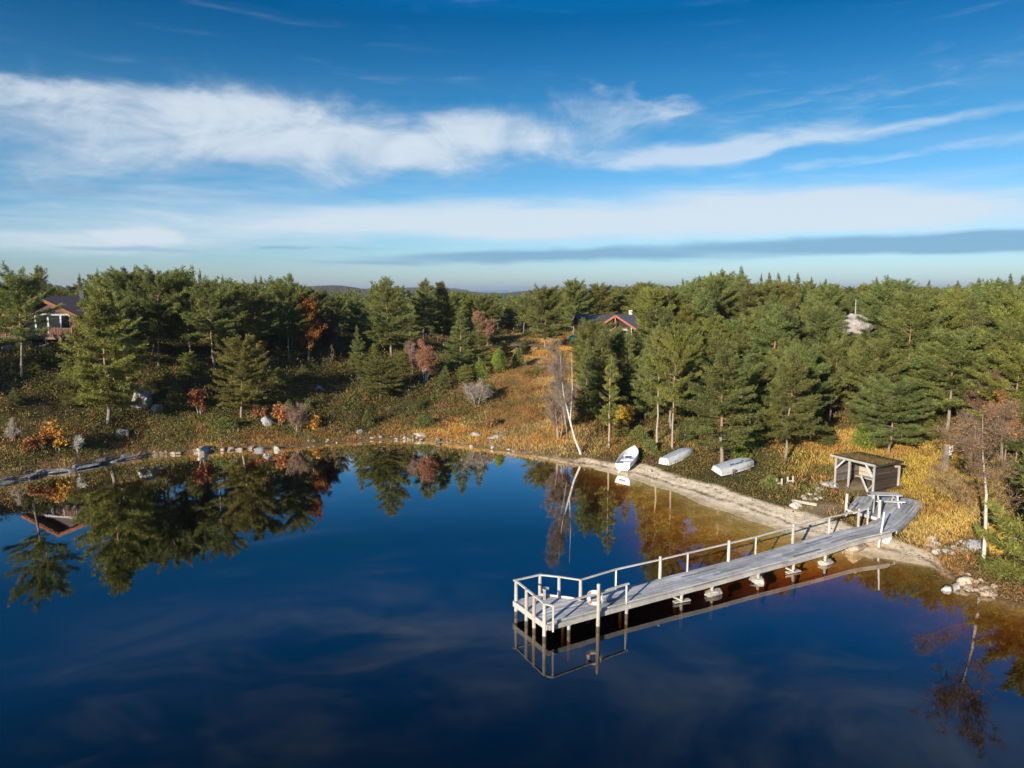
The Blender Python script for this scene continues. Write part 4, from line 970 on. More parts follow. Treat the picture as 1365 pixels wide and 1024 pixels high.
for k in range(22):
    px_ = rng.uniform(200, 340); py_ = np.interp(px_, [p[0] for p in SHORE_PX], [p[1] for p in SHORE_PX]) - rng.uniform(-1, 2); q = rng.uniform(.25, .6)
    rock(px_, py_, (q * 1.3, q, q * .7), 800 + k, 'brownish stone on the waterline left of the grey boulders', PK * rng.uniform(.6, 1.0), 'stones along the left waterline', sink=.35, name='shore_stone')
# ------------------------------------------------------------------ trees one can single out
def pine_b(key, bx, by, top, wp, label):
    p = G(bx, by); return place_pine(key, p[0], p[1], hfor(p[0], p[1], top), wpx(p[0], p[1], wp), label=label)
def pine_d(key, px, d, top, wp, label, tx=None):
    p = AT(px, d); return place_pine(key, p[0], p[1], hfor(p[0], p[1], top), wpx(p[0], p[1], wp), label=label)
pine_b('full3', 143, 571, 374, 128, 'big light green pine on the left bank in front of the log house')
pine_b('round3', 321, 556, 452, 84, 'rounded bushy pine in full sun just above the shore boulders')
pine_b('cone2', 479, 500, 431, 33, 'pale yellow green cone shaped pine on the middle slope')
pine_b('round1', 508, 533, 482, 72, 'low broad pine with clumpy crown below the pale cone shaped pine')
pine_b('cone1', 613, 493, 411, 52, 'dense dark young pine left of the narrow pinkish birch')
pine_b('cone2', 638, 492, 420, 38, 'smaller dense young pine next to the narrow pinkish birch')
pine_b('slim', 812, 598, 468, 40, 'slim pine with thin bare pale trunk right of the leaning birch')
pine_b('tall1', 876, 592, 425, 62, 'tall bare stemmed pine, left of the two behind the upturned grey boat')
pine_b('tall2', 896, 598, 442, 60, 'tall bare stemmed pine, right of the two behind the upturned grey boat')
pine_b('full2', 963, 622, 455, 112, 'broad leafy pine standing behind the boat on trestles')
pine_b('full4', 1046, 614, 463, 94, 'full pine with clear straight trunk left of the shelter')
pine_b('round2', 1184, 607, 511, 118, 'wide low pine directly behind the shelter')
pine_d('round1', 1262, 58, 447, 128, 'broad dense pine behind the sign post')
pine_d('full2', 1220, 64, 470, 90, 'pine wedged between the two broad pines behind the shelter')
pine_b('round1', 728, 468, 386, 70, 'round pine with short clear trunk at the top of the grassy clearing')
pine_d('old2', 30, 70, 366, 112, 'dark layered pine at the left edge in front of the terrace')
pine_d('full1', 522, 97, 364, 84, 'tallest full pine of the middle ridge, left of the two pointed tips')
pine_d('tall1', 566, 104, 366, 56, 'narrow tall pine on the middle ridge with ragged tip')
pine_d('full4', 592, 108, 371, 58, 'pointed pine on the middle ridge, right of the ragged tip')
pine_d('cone1', 352, 98, 364, 30, 'narrow spire shaped pine on the left skyline')
pine_d('full1', 372, 96, 366, 46, 'left one of the twin pointed pines on the skyline above the orange foliage')
pine_d('full2', 389, 93, 359, 46, 'right one of the twin pointed pines on the skyline above the orange foliage')
pine_d('old2', 385, 88, 384, 72, 'flat layered pine with dead grey limbs above the orange foliage')
pine_d('tall1', 58, 104, 349, 38, 'dark spire pine standing up behind the log house roof')
pine_d('old1', 205, 82, 366, 92, 'big layered pine behind the big light pine, to its right')
pine_d('tall2', 170, 90, 363, 62, 'tall ragged pine on the left skyline beside the log house')
pine_d('full4', 244, 84, 355, 70, 'highest pine of the left skyline')
pine_d('old2', 285, 80, 384, 96, 'spreading pine with bare lower limbs on the left slope')
pine_d('old1', 340, 84, 388, 74, 'layered dark pine above the rounded shoreline pine')
pine_d('cone2', 962, 122, 355, 42, 'left one of the pair of pines topping the right skyline')
pine_d('cone1', 984, 118, 351, 38, 'dark pointed right one of the pair of pines topping the right skyline')
pine_d('round1', 765, 128, 377, 54, 'round pine behind the dark roof, left of the gable')
pine_d('round3', 802, 130, 381, 56, 'round pine directly behind the gable of the cabin')
pine_d('full3', 848, 126, 373, 60, 'big pine right behind the right end of the cabin roof')
pine_d('full2', 872, 84, 402, 84, 'big dark pine in front of the right end of the cabin roof')
pine_d('cone2', 800, 72, 432, 70, 'bushy pine filling the space in front of the cabin gable')
pine_d('cone1', 781, 70, 446, 44, 'dark bushy pine just right of the leaning birch crown')
pine_d('cone2', 838, 76, 436, 48, 'bushy pine between the slim pine and the tall bare stems')
RB = AT(1394, 33.6)
pine_d('full2', 1445, 36, 540, 170, 'tall dark pine just beyond the right edge of the picture near the water')
pine_d('round2', 1398, 41, 612, 110, 'pine rising at the far right edge behind the bushy one')
pine_d('full2', 1325, 68, 432, 96, 'tall pine at the right edge above the orange brown birch')
for k, (px_, py_, top_, wp_, lab) in enumerate([(116, 470, 446, 20, 'young pine on the slope right below the terrace'), (45, 500, 478, 22, 'young pine on the shaded slope under the terrace'), (225, 520, 492, 24, 'young pine right of the craggy rock face'),
    (252, 505, 470, 26, 'young pine left of and above the rounded pine'), (405, 508, 484, 22, 'young pine on the dark slope left of the spruce sapling'), (375, 515, 488, 24, 'young pine on the dark slope right of the rounded pine'), (430, 540, 522, 18, 'small pine in the heather left of the low broad pine'),
    (540, 500, 470, 28, 'young pine between the low broad pine and rust orange birch'), (590, 520, 492, 26, 'young pine right of the rust orange birch'), (618, 512, 484, 24, 'young pine in front of the dense dark pair'), (560, 545, 528, 18, 'small pine in the open heather below the rust orange birch'),
    (676, 478, 455, 22, 'young pine at the upper left edge of the clearing'), (700, 470, 448, 20, 'young pine at the top of the clearing by the track'), (826, 586, 556, 26, 'young pine between slim pine and tall bare stems'), (912, 590, 556, 30, 'young pine left of the broad leafy pine'),
    (1010, 590, 552, 34, 'young pine between broad leafy pine and straight pine'), (1100, 596, 560, 32, 'young pine between straight pine and shelter'), (1236, 590, 556, 32, 'young pine left of the sign post'), (20, 540, 515, 24, 'young pine near the left edge above the bare bush'), (95, 545, 520, 24, 'young pine left of the big light pine')]):
    pine_b(['cone2', 'full3', 'cone1', 'round3'][k % 4], px_, py_, top_, wp_ * 1.15, lab)
for k, (px_, top_) in enumerate([(1012, 368), (1022, 366), (1034, 367), (1048, 370), (1060, 367), (1078, 372), (1098, 375), (1165, 373), (1190, 376), (1236, 377), (1272, 377), (1300, 374), (1312, 376), (1326, 373), (1343, 368), (1358, 370), (908, 375), (930, 370), (945, 365)]):
    pine_d('cone1', px_, 112 + (k * 37) % 26, top_ - 6, 22 + (k * 13) % 9, 'thin spire topped pine standing above the crowns on the right skyline')['group'] = 'spire topped pines on the right skyline'
for k, (px_, top_) in enumerate([(262, 353), (270, 360), (300, 368), (345, 369), (110, 366), (135, 358), (185, 356)]):
    pine_d('cone2', px_, 88 + (k * 7) % 11, top_ - 5, 22 + (k * 13) % 8, 'thin spire topped pine standing above the crowns on the left skyline')['group'] = 'spire topped pines on the left skyline'
# dead snags on the right hill
for px_, d_, t_, lab in ((1116, 100, 405, 'thin dead grey snag on the right hill, left of the rock outcrop'), (1138, 101, 399, 'pale dead trunk right behind the rock outcrop')):
    p = AT(px_, d_); hh = hfor(p[0], p[1], t_); rt = empty('dead_tree', (p[0], p[1], p[2]), 0, lab, 'dead tree')
    mb = MB(); mb.tube([(0, 0, -.2), (.05, 0, hh * .5), (0, .05, hh)], [.13, .1, .05], 6, (.36, .34, .31)); mb.build('trunk', M_BARK, rt)
    mb = MB(); [mb.tube([(0, 0, z), (math.cos(a_) * .6, math.sin(a_) * .6, z + .25)], [.03, .01], 4, (.36, .34, .31)) for z, a_ in zip(np.linspace(hh * .45, hh * .95, 9), rng.uniform(0, 6.28, 9))]; mb.build('branches', M_BARK, rt)
def put(root, p, s=1, rz=0, tilt=(0, 0), label=None, cat='tree', group=None):
    root.location = (p[0], p[1], p[2] - .03); root.scale = (s,) * 3; root.rotation_euler = (tilt[0], tilt[1], rz); tag(root, label, cat, group); return root
# spruce sapling
p = G(443, 488); put(make_tree('spruce_tree', spruce_mesh(3, 3.4, .8, YG, .14), M_BARK, M_NEEDLE), p, hfor(p[0], p[1], 458) / 3.4, 0, (0, 0), 'small bright green spruce sapling on the middle slope')
o = put(make_tree('pine_tree', pine_mesh(77, 3.9, .04, 2.5, 'round', 1.25, .24, 10, YG), M_BARK, M_NEEDLE), RB, 1.05, .6, (0, 0), 'bushy bright green pine at the right edge hanging over the water')
# birches
TW = (.20, .155, .115); TWP = (.17, .12, .105)
def birch(name, p, seed, h, label, tilt=(0, 0), rz=0, cat='tree', **kw):
    sh = branchy(seed, h, **kw); r_ = empty(name, (0, 0, 0)); sh[0].build('trunk', M_BIRCH if kw.get('white', True) else M_BARK, r_, True); sh[1].build('crown', [M_TWIG, M_LEAF], r_)
    return put(r_, p, 1, rz, tilt, label, cat)
p = G(771, 607); h_ = hfor(p[0], p[1], 468)
rb = np.random.default_rng(4); r_ = empty('birch_tree', (0, 0, 0)); tbm, cbm = MB(), MB()
wob = np.array([[.35, 0, -.3], [.1, 0, .4], [-.35, .05, 1.5], [-.75, 0, 3.0], [-1.05, 0, 4.2]]); tbm.tube(wob, [.14, .115, .10, .095, .085], 8, (.54, .51, .46), cap=False)
f1 = np.array([[-1.05, 0, 4.2], [-1.35, .1, 5.4], [-1.55, .1, 7.0], [-1.65, .2, h_ - .4]]); f2 = np.array([[-.75, 0, 3.0], [-.7, -.1, 4.2], [-.62, -.15, 6.0], [-.7, 0, h_ - .1]])
tbm.tube(f1, [.075, .06, .04, .012], 6, (.46, .42, .37), cap=False); tbm.tube(f2, [.07, .06, .04, .012], 6, (.46, .42, .37), cap=False)
for F_ in (f1, f2):
    for k in range(3):
        q = F_[1] + (F_[2] - F_[1]) * rb.uniform(); 
s_t, s_c = branchy(8, h_ * .80, 3, .95, TW, tdens=1.25, stemcol=(.34, .28, .24), r0=.035)
for V_, Fc in ((s_t, tbm), (s_c, cbm)):
    for v, (f_, c_, m_) in zip(V_.V, V_.Q): Fc.V.append(v * np.array([.8, .8, 1]) + np.array([-.9, .15, h_ * .2])); Fc.Q.append((f_ - f_.min() + Fc.n, c_, m_)); Fc.n += len(v)
tbm.build('trunk', M_BIRCH, r_, True); cbm.build('crown', [M_TWIG, M_LEAF], r_); put(r_, p, 1, 0, (0, 0), 'bare white birch with forked leaning trunk at the start of the beach')
p = G(1311, 750); birch('birch_tree', p, 15, hfor(p[0], p[1], 546), 'tall bare birch with white trunk and purple brown twigs right of the pier', stems=1, spread=1.1, twig=(.19, .13, .09), tdens=1.4, stemcol=(.58, .52, .44), r0=.10, up=.15, leaf=(.28, .16, .05), nleaf=1000, limb=.2).scale = (1.15, 1.15, 1)
p = AT(1338, 50); birch('birch_tree', p, 16, hfor(p[0], p[1], 536), 'orange brown birch in thin autumn leaf at the right edge', stems=3, spread=1.0, twig=(.16, .10, .06), leaf=(.33, .16, .035), nleaf=8000, lsize=.13, white=False, stemcol=(.22, .16, .12))
p = AT(1300, 55); birch('birch_tree', p, 17, 5.5, 'dull brown leafless birch behind the tall bare birch', stems=3, spread=1.0, twig=(.15, .10, .08), white=False, leaf=(.26, .13, .04), nleaf=2500, lsize=.12, stemcol=(.2, .15, .12))
p = G(567, 511); birch('birch_tree', p, 18, hfor(p[0], p[1], 462), 'rust orange leaved birch with several white stems on the middle slope', stems=5, spread=.8, twig=(.25, .13, .08), leaf=(.40, .16, .07), nleaf=4200, lsize=.12, stemcol=(.62, .58, .54), r0=.07)
p = G(648, 470); birch('birch_tree', p, 19, hfor(p[0], p[1], 421), 'narrow pinkish birch standing between young pines and round pine', stems=2, spread=.45, twig=(.30, .17, .12), leaf=(.36, .17, .09), nleaf=3000, lsize=.13, stemcol=(.45, .3, .2), white=False)
p = AT(410, 88); birch('birch_tree', p, 20, hfor(p[0], p[1], 408), 'orange leaved birch glowing among the dark pines of the left wood', stems=2, spread=.7, twig=(.22, .11, .05), leaf=(.36, .13, .02), nleaf=7500, lsize=.16, white=False, stemcol=(.25, .19, .14))
p = AT(440, 93); birch('birch_tree', p, 21, hfor(p[0], p[1], 425), 'dark wine red bush under the pines of the left wood', stems=3, spread=.9, twig=(.12, .06, .05), leaf=(.16, .05, .03), nleaf=4500, lsize=.14, white=False, stemcol=(.14, .09, .08))
p = AT(550, 88); birch('birch_tree', p, 22, hfor(p[0], p[1], 463), 'bare brownish birch thicket left of the rust orange birch', stems=4, spread=.8, twig=(.24, .16, .13), white=False, stemcol=(.3, .22, .17))
p = AT(745, 66); birch('birch_tree', p, 23, 4.6, 'bare brown thicket left of the leaning white birch', stems=4, spread=.9, twig=(.22, .165, .115), white=False, stemcol=(.3, .22, .17))
p = AT(752, 69); birch('birch_tree', p, 24, 4.0, 'low bare brown thicket behind the leaning white birch', stems=4, spread=.9, twig=(.23, .17, .12), white=False, stemcol=(.3, .22, .17))
# bushes one can point to
def bush(px_, py_, seed, h, label, name='bush', **kw):
    p = G(px_, py_); d = dict(stems=5, spread=1.0, twig=(.3, .26, .22), white=False, depth=3, tdens=1.3, stemcol=(.3, .25, .2), lsize=.2)
    if 'leaf' in kw: d.update(twig=(.17, .11, .07), tdens=.9)
    d.update(kw); return birch(name, p, seed, h, label, cat='bush', **d)
bush(636, 541, 31, 2.6, 'bare pale grey bush with fanned branches beside the grassy clearing', stems=14, twig=(.31, .265, .22), stemcol=(.36, .32, .27), spread=1.1, tdens=.9).scale = (1.5, 1.5, 1)
bush(62, 601, 32, 2.1, 'small orange leaved bush with grey stems on the left bank, left one', leaf=(.42, .17, .03), nleaf=700, stems=4, stemcol=(.5, .47, .42))
bush(77, 603, 33, 2.3, 'small golden yellow bush with white stem on the left bank', leaf=(.55, .30, .04), nleaf=700, stems=2, stemcol=(.5, .47, .42))
bush(46, 606, 34, 1.6, 'rusty low bush left of the small orange one', leaf=(.30, .12, .04), nleaf=1100)
bush(103, 607, 35, 1.5, 'leafless pale twisted bush right of the golden one', stems=2, stemcol=(.55, .5, .42), twig=(.5, .46, .38))
bush(14, 592, 36, 2.0, 'leafless pale bush leaning at the left edge', stems=2, stemcol=(.45, .4, .33), twig=(.4, .34, .28))
bush(266, 553, 37, 2.6, 'rust red bush in the shade left of the rounded pine', leaf=(.32, .10, .035), nleaf=900, stemcol=(.35, .28, .24))
bush(374, 568, 38, 2.0, 'orange leaved bush beside the boxy grey boulder', leaf=(.48, .19, .06), nleaf=900)
bush(347, 561, 39, 1.5, 'reddish bush behind the boxy grey boulder', leaf=(.36, .12, .05), nleaf=600)
bush(397, 577, 40, 2.7, 'bare brown bush right of the orange one above the shore', twig=(.26, .17, .12), stems=7)
bush(419, 572, 41, 1.3, 'small bright orange yellow bush on the shore bank', leaf=(.55, .27, .03), nleaf=800)
bush(830, 572, 42, 2.2, 'yellow leaved bush at the foot of the slim pine', leaf=(.45, .30, .03), nleaf=1600, stems=6)
bush(520, 470, 43, 1.5, 'rust brown bush under the tallest pine of the middle ridge', leaf=(.25, .10, .03), nleaf=800)
bush(345, 480, 44, 2.4, 'yellow orange bush under the layered pine of the left wood', leaf=(.40, .23, .03), nleaf=900)
bush(1330, 740, 45, 1.5, 'bright yellow grass like bush right of the bare birch foot', leaf=(.5, .33, .05), nleaf=1400, stems=8)
bush(655, 570, 46, 1.0, 'low brown bush on the far shore bank', leaf=(.25, .14, .05), nleaf=700)
# juniper bushes: dense upright greens
def juniper(px_, py_, h, w, seed, label, col=NEED, group=None):
    p = G(px_, py_); r = np.random.default_rng(seed); n = int(260 * h * w); t_ = r.random(n) ** .7; a = r.uniform(0, 6.28, n); rad = w * .5 * np.sqrt(r.random(n)) * (1 - t_ ** 1.6) ** .7 * (1 + .25 * np.sin(3 * a + seed))
    c = np.stack([rad * np.cos(a), rad * np.sin(a), t_ * h], 1); d = norm(np.stack([np.cos(a) * .4, np.sin(a) * .4, np.ones(n)], 1)); cb = MB(); tufts(cb, c, d, r, .17, 6, col, .2, clump=r.uniform(.7, 1.3, n))
    tb = MB(); [tb.tube([(0, 0, -.1), (math.cos(k) * w * .2, math.sin(k) * w * .2, h * .7)], [.03, .01], 4, (.2, .15, .12)) for k in range(4)]
    o = empty('juniper_bush', (0, 0, 0)); tb.build('stem', M_BARK, o); cb.build('foliage', M_NEEDLE, o); return put(o, p, 1, 0, (0, 0), label, 'bush', group)
JG = 'junipers on the slopes'
for k, (px_, py_, h, w, lab) in enumerate([(490, 568, 1.5, 1.4, 'bright green juniper just above the far shore'), (566, 570, 1.5, 2.2, 'greyish green juniper above the far shore'), (655, 528, 1.5, 1.6, 'bright green juniper right of the bare grey bush'),
    (386, 556, 1.7, 1.6, 'green juniper behind the orange bush'), (412, 552, 1.5, 1.4, 'small green juniper on the shaded slope right of the white rock'), (665, 497, 3.0, 2.4, 'dark green juniper left of the clearing'), (690, 490, 2.4, 2.0, 'dark green juniper under the round pine'),
    (1003, 600, 1.4, 2.4, 'spreading juniper between the broad pine and the straight pine'), (985, 612, 1.2, 1.8, 'green juniper right of the broad leafy pine'), (852, 592, 1.6, 2.2, 'dark juniper behind the upright boat'), (868, 604, 1.1, 1.5, 'low juniper between the two left boats'),
    (1150, 598, 2.2, 1.8, 'pale green juniper behind the shelter roof'), (1028, 652, .9, 1.5, 'small dark juniper at the top of the sand'), (300, 574, 1.2, 2.6, 'bright green juniper below the rounded pine'), (640, 505, 2.2, 2.0, 'dark juniper below the dense young pines'), (590, 505, 2.0, 2.0, 'dark juniper left of the dense young pines'),
    (545, 480, 2.2, 1.8, 'slim dark juniper under the middle ridge'), (500, 478, 2.0, 2.4, 'dark juniper beside the pale cone pine'), (235, 540, 2.2, 2.2, 'dark juniper right of the craggy rock'), (90, 520, 1.8, 3.0, 'dark juniper on the left slope below the house')]):
    juniper(px_, py_, h, w, 900 + k, lab, [NEED, BG, YG * np.array([.9, 1.1, .8])][k % 3])

# ------------------------------------------------------------------ the wood
YLIM = ([-400, 0, 25, 110, 150, 200, 260, 300, 340, 400, 440, 480, 560, 590, 640, 680, 765, 785, 830, 900, 960, 1050, 1090, 1130, 1200, 1250, 1300, 1365, 1600],
        [520, 505, 440, 440, 515, 535, 525, 478, 470, 468, 455, 458, 466, 470, 455, 447, 440, 540, 578, 580, 575, 585, 570, 580, 590, 585, 590, 640, 800])
SKY = ([-400, 0, 40, 60, 75, 110, 130, 170, 215, 250, 265, 300, 345, 385, 405, 430, 480, 510, 530, 560, 590, 605, 640, 700, 727, 765, 800, 840, 870, 900, 940, 965, 985, 1000, 1040, 1060, 1110, 1140, 1165, 1190, 1250, 1300, 1320, 1365, 1700],
       [374, 372, 368, 370, 378, 374, 366, 364, 358, 360, 371, 374, 371, 366, 381, 386, 385, 376, 378, 384, 380, 385, 389, 389, 386, 381, 385, 377, 375, 379, 368, 361, 363, 372, 373, 369, 377, 372, 375, 376, 380, 376, 375, 371, 368])
fr = np.random.default_rng(99); cand = []
for ring, sp0, n in ((0, 3.0, 8000), (1, 4.4, 9000)):
    lo, hi = ((40, 118), (118, 190))[ring]
    az = fr.uniform(R(-46), R(46), n); rr = np.sqrt(fr.uniform(lo ** 2, hi ** 2, n)); X = rr * np.sin(az); Y = rr * np.cos(az); S = sdist(X, Y); Z = height(X, Y, S); PX, PY = proj(X, Y, Z)
    ok = (S > 4) & (PY < np.interp(PX, *YLIM)) & (fbm(X / 14, Y / 14, 61) > (.30 if ring == 0 else .27))
    hx, hy = hp[0], hp[1]
    ok &= ~((PX > -60) & (PX < 112) & (Y < hp[1] + 13))
    ok &= ~((PX > 735) & (PX < 862) & (rr > 96) & (rr < 127))
    ok &= ~((np.hypot(X - oc[0], Y - oc[1]) < 4.5)); ok &= np.hypot(X - hr[0], Y - hr[1]) > 3
    for i in np.flatnonzero(ok): cand.append((X[i], Y[i], Z[i], PX[i], PY[i], sp0, S[i]))
grid = {}
def near(x, y, d):
    gx, gy = int(x // 4), int(y // 4)
    for i in range(gx - 2, gx + 3):
        for j in range(gy - 2, gy + 3):
            for q in grid.get((i, j), ()):
                if math.hypot(q[0] - x, q[1] - y) < d: return True
    return False
def gadd(x, y): grid.setdefault((int(x // 4), int(y // 4)), []).append((x, y))
for t in TREES: gadd(t['x'], t['y'])
fill = []
for (x, y, z, px_, py_, sp0, s_) in cand:
    if near(x, y, sp0 * fr.uniform(.85, 1.3)): continue
    right = px_ > 860
    cap = hfor(x, y, np.interp(px_, *SKY) + abs(fr.normal()) * 8 + 5)
    if 775 < px_ < 856 and y < 110: cap = min(cap, hfor(x, y, 431))
    if 1100 < px_ < 1184 and y < oc[1]: cap = min(cap, hfor(x, y, OUTTOP + abs(px_ - 1141) * -.1))
    if abs(px_ - 1071) < 26 and y < hr[1]: cap = min(cap, hfor(x, y, 406))
    if -60 < px_ < 115: cap = max(cap, 3)
    h = min(fr.uniform(6.8, 11) if fr.random() > .3 else fr.uniform(3.5, 7), cap)
    if h < 2.6: continue
    if right: key = fr.choice(['full1', 'full2', 'full3', 'full4', 'round1', 'round2', 'round3', 'cone1', 'cone2', 'old1'], p=[.14, .14, .10, .1, .14, .14, .1, .05, .05, .04])
    else: key = fr.choice(['full1', 'full2', 'full4', 'round1', 'round2', 'old1', 'old2', 'tall1', 'tall2', 'cone1'], p=[.12, .1, .1, .1, .1, .14, .12, .08, .08, .06])
    w = 2 * KIND[key]['rw'] * h / KIND[key]['h'] * fr.uniform(.85, 1.25)
    gadd(x, y); fill.append(dict(x=x, y=y, z=z, h=h, w=w, key=key, px=px_, r=math.hypot(x, y)))
# how much of each shows: a coarse depth picture, nearest first
BW, BH_ = 456, 342
buf = np.zeros((BH_, BW), bool)
def splat(x, y, z, h, w, cb):
    dep = y * cp - (z + h / 2 - CAMH) * sp
    ax, ay = proj(x, y, z + h); bx_, by_ = proj(x, y, z + h * cb * .8); hwx = w / 2 * FPX / dep
    y0, y1 = int(ay / 3), int(by_ / 3) + 1; tot = vis = 0
    for r_ in range(max(y0, 0), min(y1, BH_)):
        t = (r_ - y0) / max(1, y1 - y0); hwp = hwx * min(1, .2 + 1.1 * t) * .62; a, b = int((ax - hwp) / 3), int((ax + hwp) / 3) + 1
        a, b = max(a, 0), min(b, BW); tot += max(b - a, 0)
        if b > a: vis += int((~buf[r_, a:b]).sum()); buf[r_, a:b] = True
    return vis, max(tot, 1)
allq = sorted([(math.hypot(t['x'], t['y']), 0, t) for t in TREES] + [(f['r'], 1, f) for f in fill], key=lambda q: q[0])
for r_, isf, t in allq:
    v, tt = splat(t['x'], t['y'], t['z'], t['h'], t['w'], KIND[t['key']]['cb']); t['vis'] = v; t['fr'] = v / tt
keep = sorted([f for f in fill if f['fr'] > .05 and f['vis'] >= 4], key=lambda f: -f['vis'])[:298 - len(TREES)]
kept = set(id(f) for f in keep); rest = [f for f in fill if id(f) not in kept]
print('TREES', len(TREES), 'fill', len(fill), 'kept', len(keep), 'rest', len(rest))
# labels from what stands near
LM = [('the log house', 75, hp[1] + 3), ('the dark roofed cabin', 818, 114), ('the pale rock outcrop', 1141, 96), ('the shelter', 1150, 49), ('the sign post', 1259, 49), ('the leaning white birch', 765, 61), ('the rounded shoreline pine', 320, 71),
      ('the big light pine', 143, 66), ('the orange wood birch', 410, 88), ('the tallest middle pine', 522, 97), ('the clearing top pine', 728, 98), ('the narrow pinkish birch', 648, 98), ('the twin pointed pines', 380, 95), ('the tall bare stemmed pines', 886, 62),
      ('the broad leafy pine', 963, 56), ('the straight trunked pine', 1046, 57), ('the right skyline pair', 973, 120), ('the tiny hut', 1071, 138), ('the sign post pine', 1262, 58), ('the orange brown birch', 1348, 56), ('the highest pine at left', 244, 84), ('the craggy rock face', 188, 75)]
labs = {}
for f in keep:
    p_, d_ = f['px'], f['y']
    n_, lx, ld = min(LM, key=lambda q: abs(q[1] - p_) / 40 + abs(q[2] - d_) / 14)
    dx, dd = p_ - lx, d_ - ld
    sidew = '' if abs(dx) < 14 else (('just ' if abs(dx) < 32 else 'well ' if abs(dx) > 75 else '') + ('right of ' if dx > 0 else 'left of '))
    deep = 'far behind ' if dd > 22 else 'behind ' if dd > 5 else 'in front of ' if dd < -5 else ''
    rel = (sidew + ('and ' if sidew and deep else '') + deep) or 'close beside '
    size = 'tall' if f['h'] > 9.2 else 'short' if f['h'] < 6.6 else 'middling'
    f['lab'] = f"{size} {LOOK[f['key'].rstrip('1234')]} pine {rel}{n_}"; labs.setdefault(f['lab'], []).append(f)
for lab, fs in labs.items():
    for f in fs: place_pine(f['key'], f['x'], f['y'], f['h'], f['w'], label=lab, group=('pines alike: ' + lab.split(' pine ')[1]) if len(fs) > 1 else 'pines of the wood')
# pines outside the frame on the near left: their shade falls on the left bank
for x, y, h in ((-52, 47, 11), (-58, 54, 12), (-49, 40.5, 9), (-64, 47, 12), (-70, 58, 12), (-56, 62, 11), (-62, 66, 12)):
    if sdist(x, y)[0] > 1: place_pine('old1' if int(x) % 2 else 'full1', x, y, h, label='pine beyond the left edge of the picture on the near left shore', group='pines beyond the left edge')
# everything deeper in the wood reads as one mass
lowm = []
for k, (shp, rw_, cb_) in enumerate((('full', 2.3, .2), ('round', 2.6, .25), ('cone', 1.8, .12), ('old', 2.7, .35))):
    lowm.append((pine_mesh(200 + k, 9, cb_, rw_, shp, .42, .46, 4, NEED * np.array([.95, 1, 1.05]), wid=.3, low=True), 9))
mb = MB()
def addlow(x, y, z, h, w=1.):
    (tb, cb), h0 = lowm[fr.integers(0, 4)]; a = fr.uniform(0, 6.28); s = h / h0; tone = fr.uniform(.75, 1.15)
    Rm = np.array([[math.cos(a), -math.sin(a), 0], [math.sin(a), math.cos(a), 0], [0, 0, 1]])
    for src, mi in ((tb, 0), (cb, 1)):
        if mi == 0:
            for v, (f_, c_, m_) in zip(src.V[:8], src.Q[:8]): mb.add(v * s * np.array([w, w, 1]) @ Rm.T + (x, y, z), f_ - f_.min(), c_)
        else:
            v = src.V[0]; f_, c_, m_ = src.Q[0]; mb.add(v * s * np.array([w, w, 1]) @ Rm.T + (x, y, z), f_ - f_.min(), c_ * tone, 1)
for f in rest: addlow(f['x'], f['y'], f['z'], f['h'] * (.72 if f['r'] < 125 and f['fr'] < .1 else 1), 1.1)
nfar = 0
az = fr.uniform(R(-44), R(44), 5200); rr = np.sqrt(fr.uniform(186 ** 2, 560 ** 2, 5200)); X = rr * np.sin(az); Y = rr * np.cos(az); Z = height(X, Y); PX, PY = proj(X, Y, Z)
for i in range(len(X)):
    if nfar > 620: break
    mid = np.exp(-((np.degrees(az[i]) + 1) / 9) ** 2)
    if fbm(X[i] / 40, Y[i] / 40, 71) < .46 + .10 * mid or near(X[i], Y[i], 4.5): continue
    cap = hfor(X[i], Y[i], np.interp(PX[i], *SKY) + 3 + abs(fr.normal()) * 5); h = min(fr.uniform(5, 10), cap)
    if h < 2: continue
    gadd(X[i], Y[i]); addlow(X[i], Y[i], Z[i], h, 1.3); nfar += 1
print('far', nfar)
woods = mb.build('woods', [M_BARK, M_NEEDLE]); woods['kind'] = 'stuff'
for k in KIND.values():
    pass

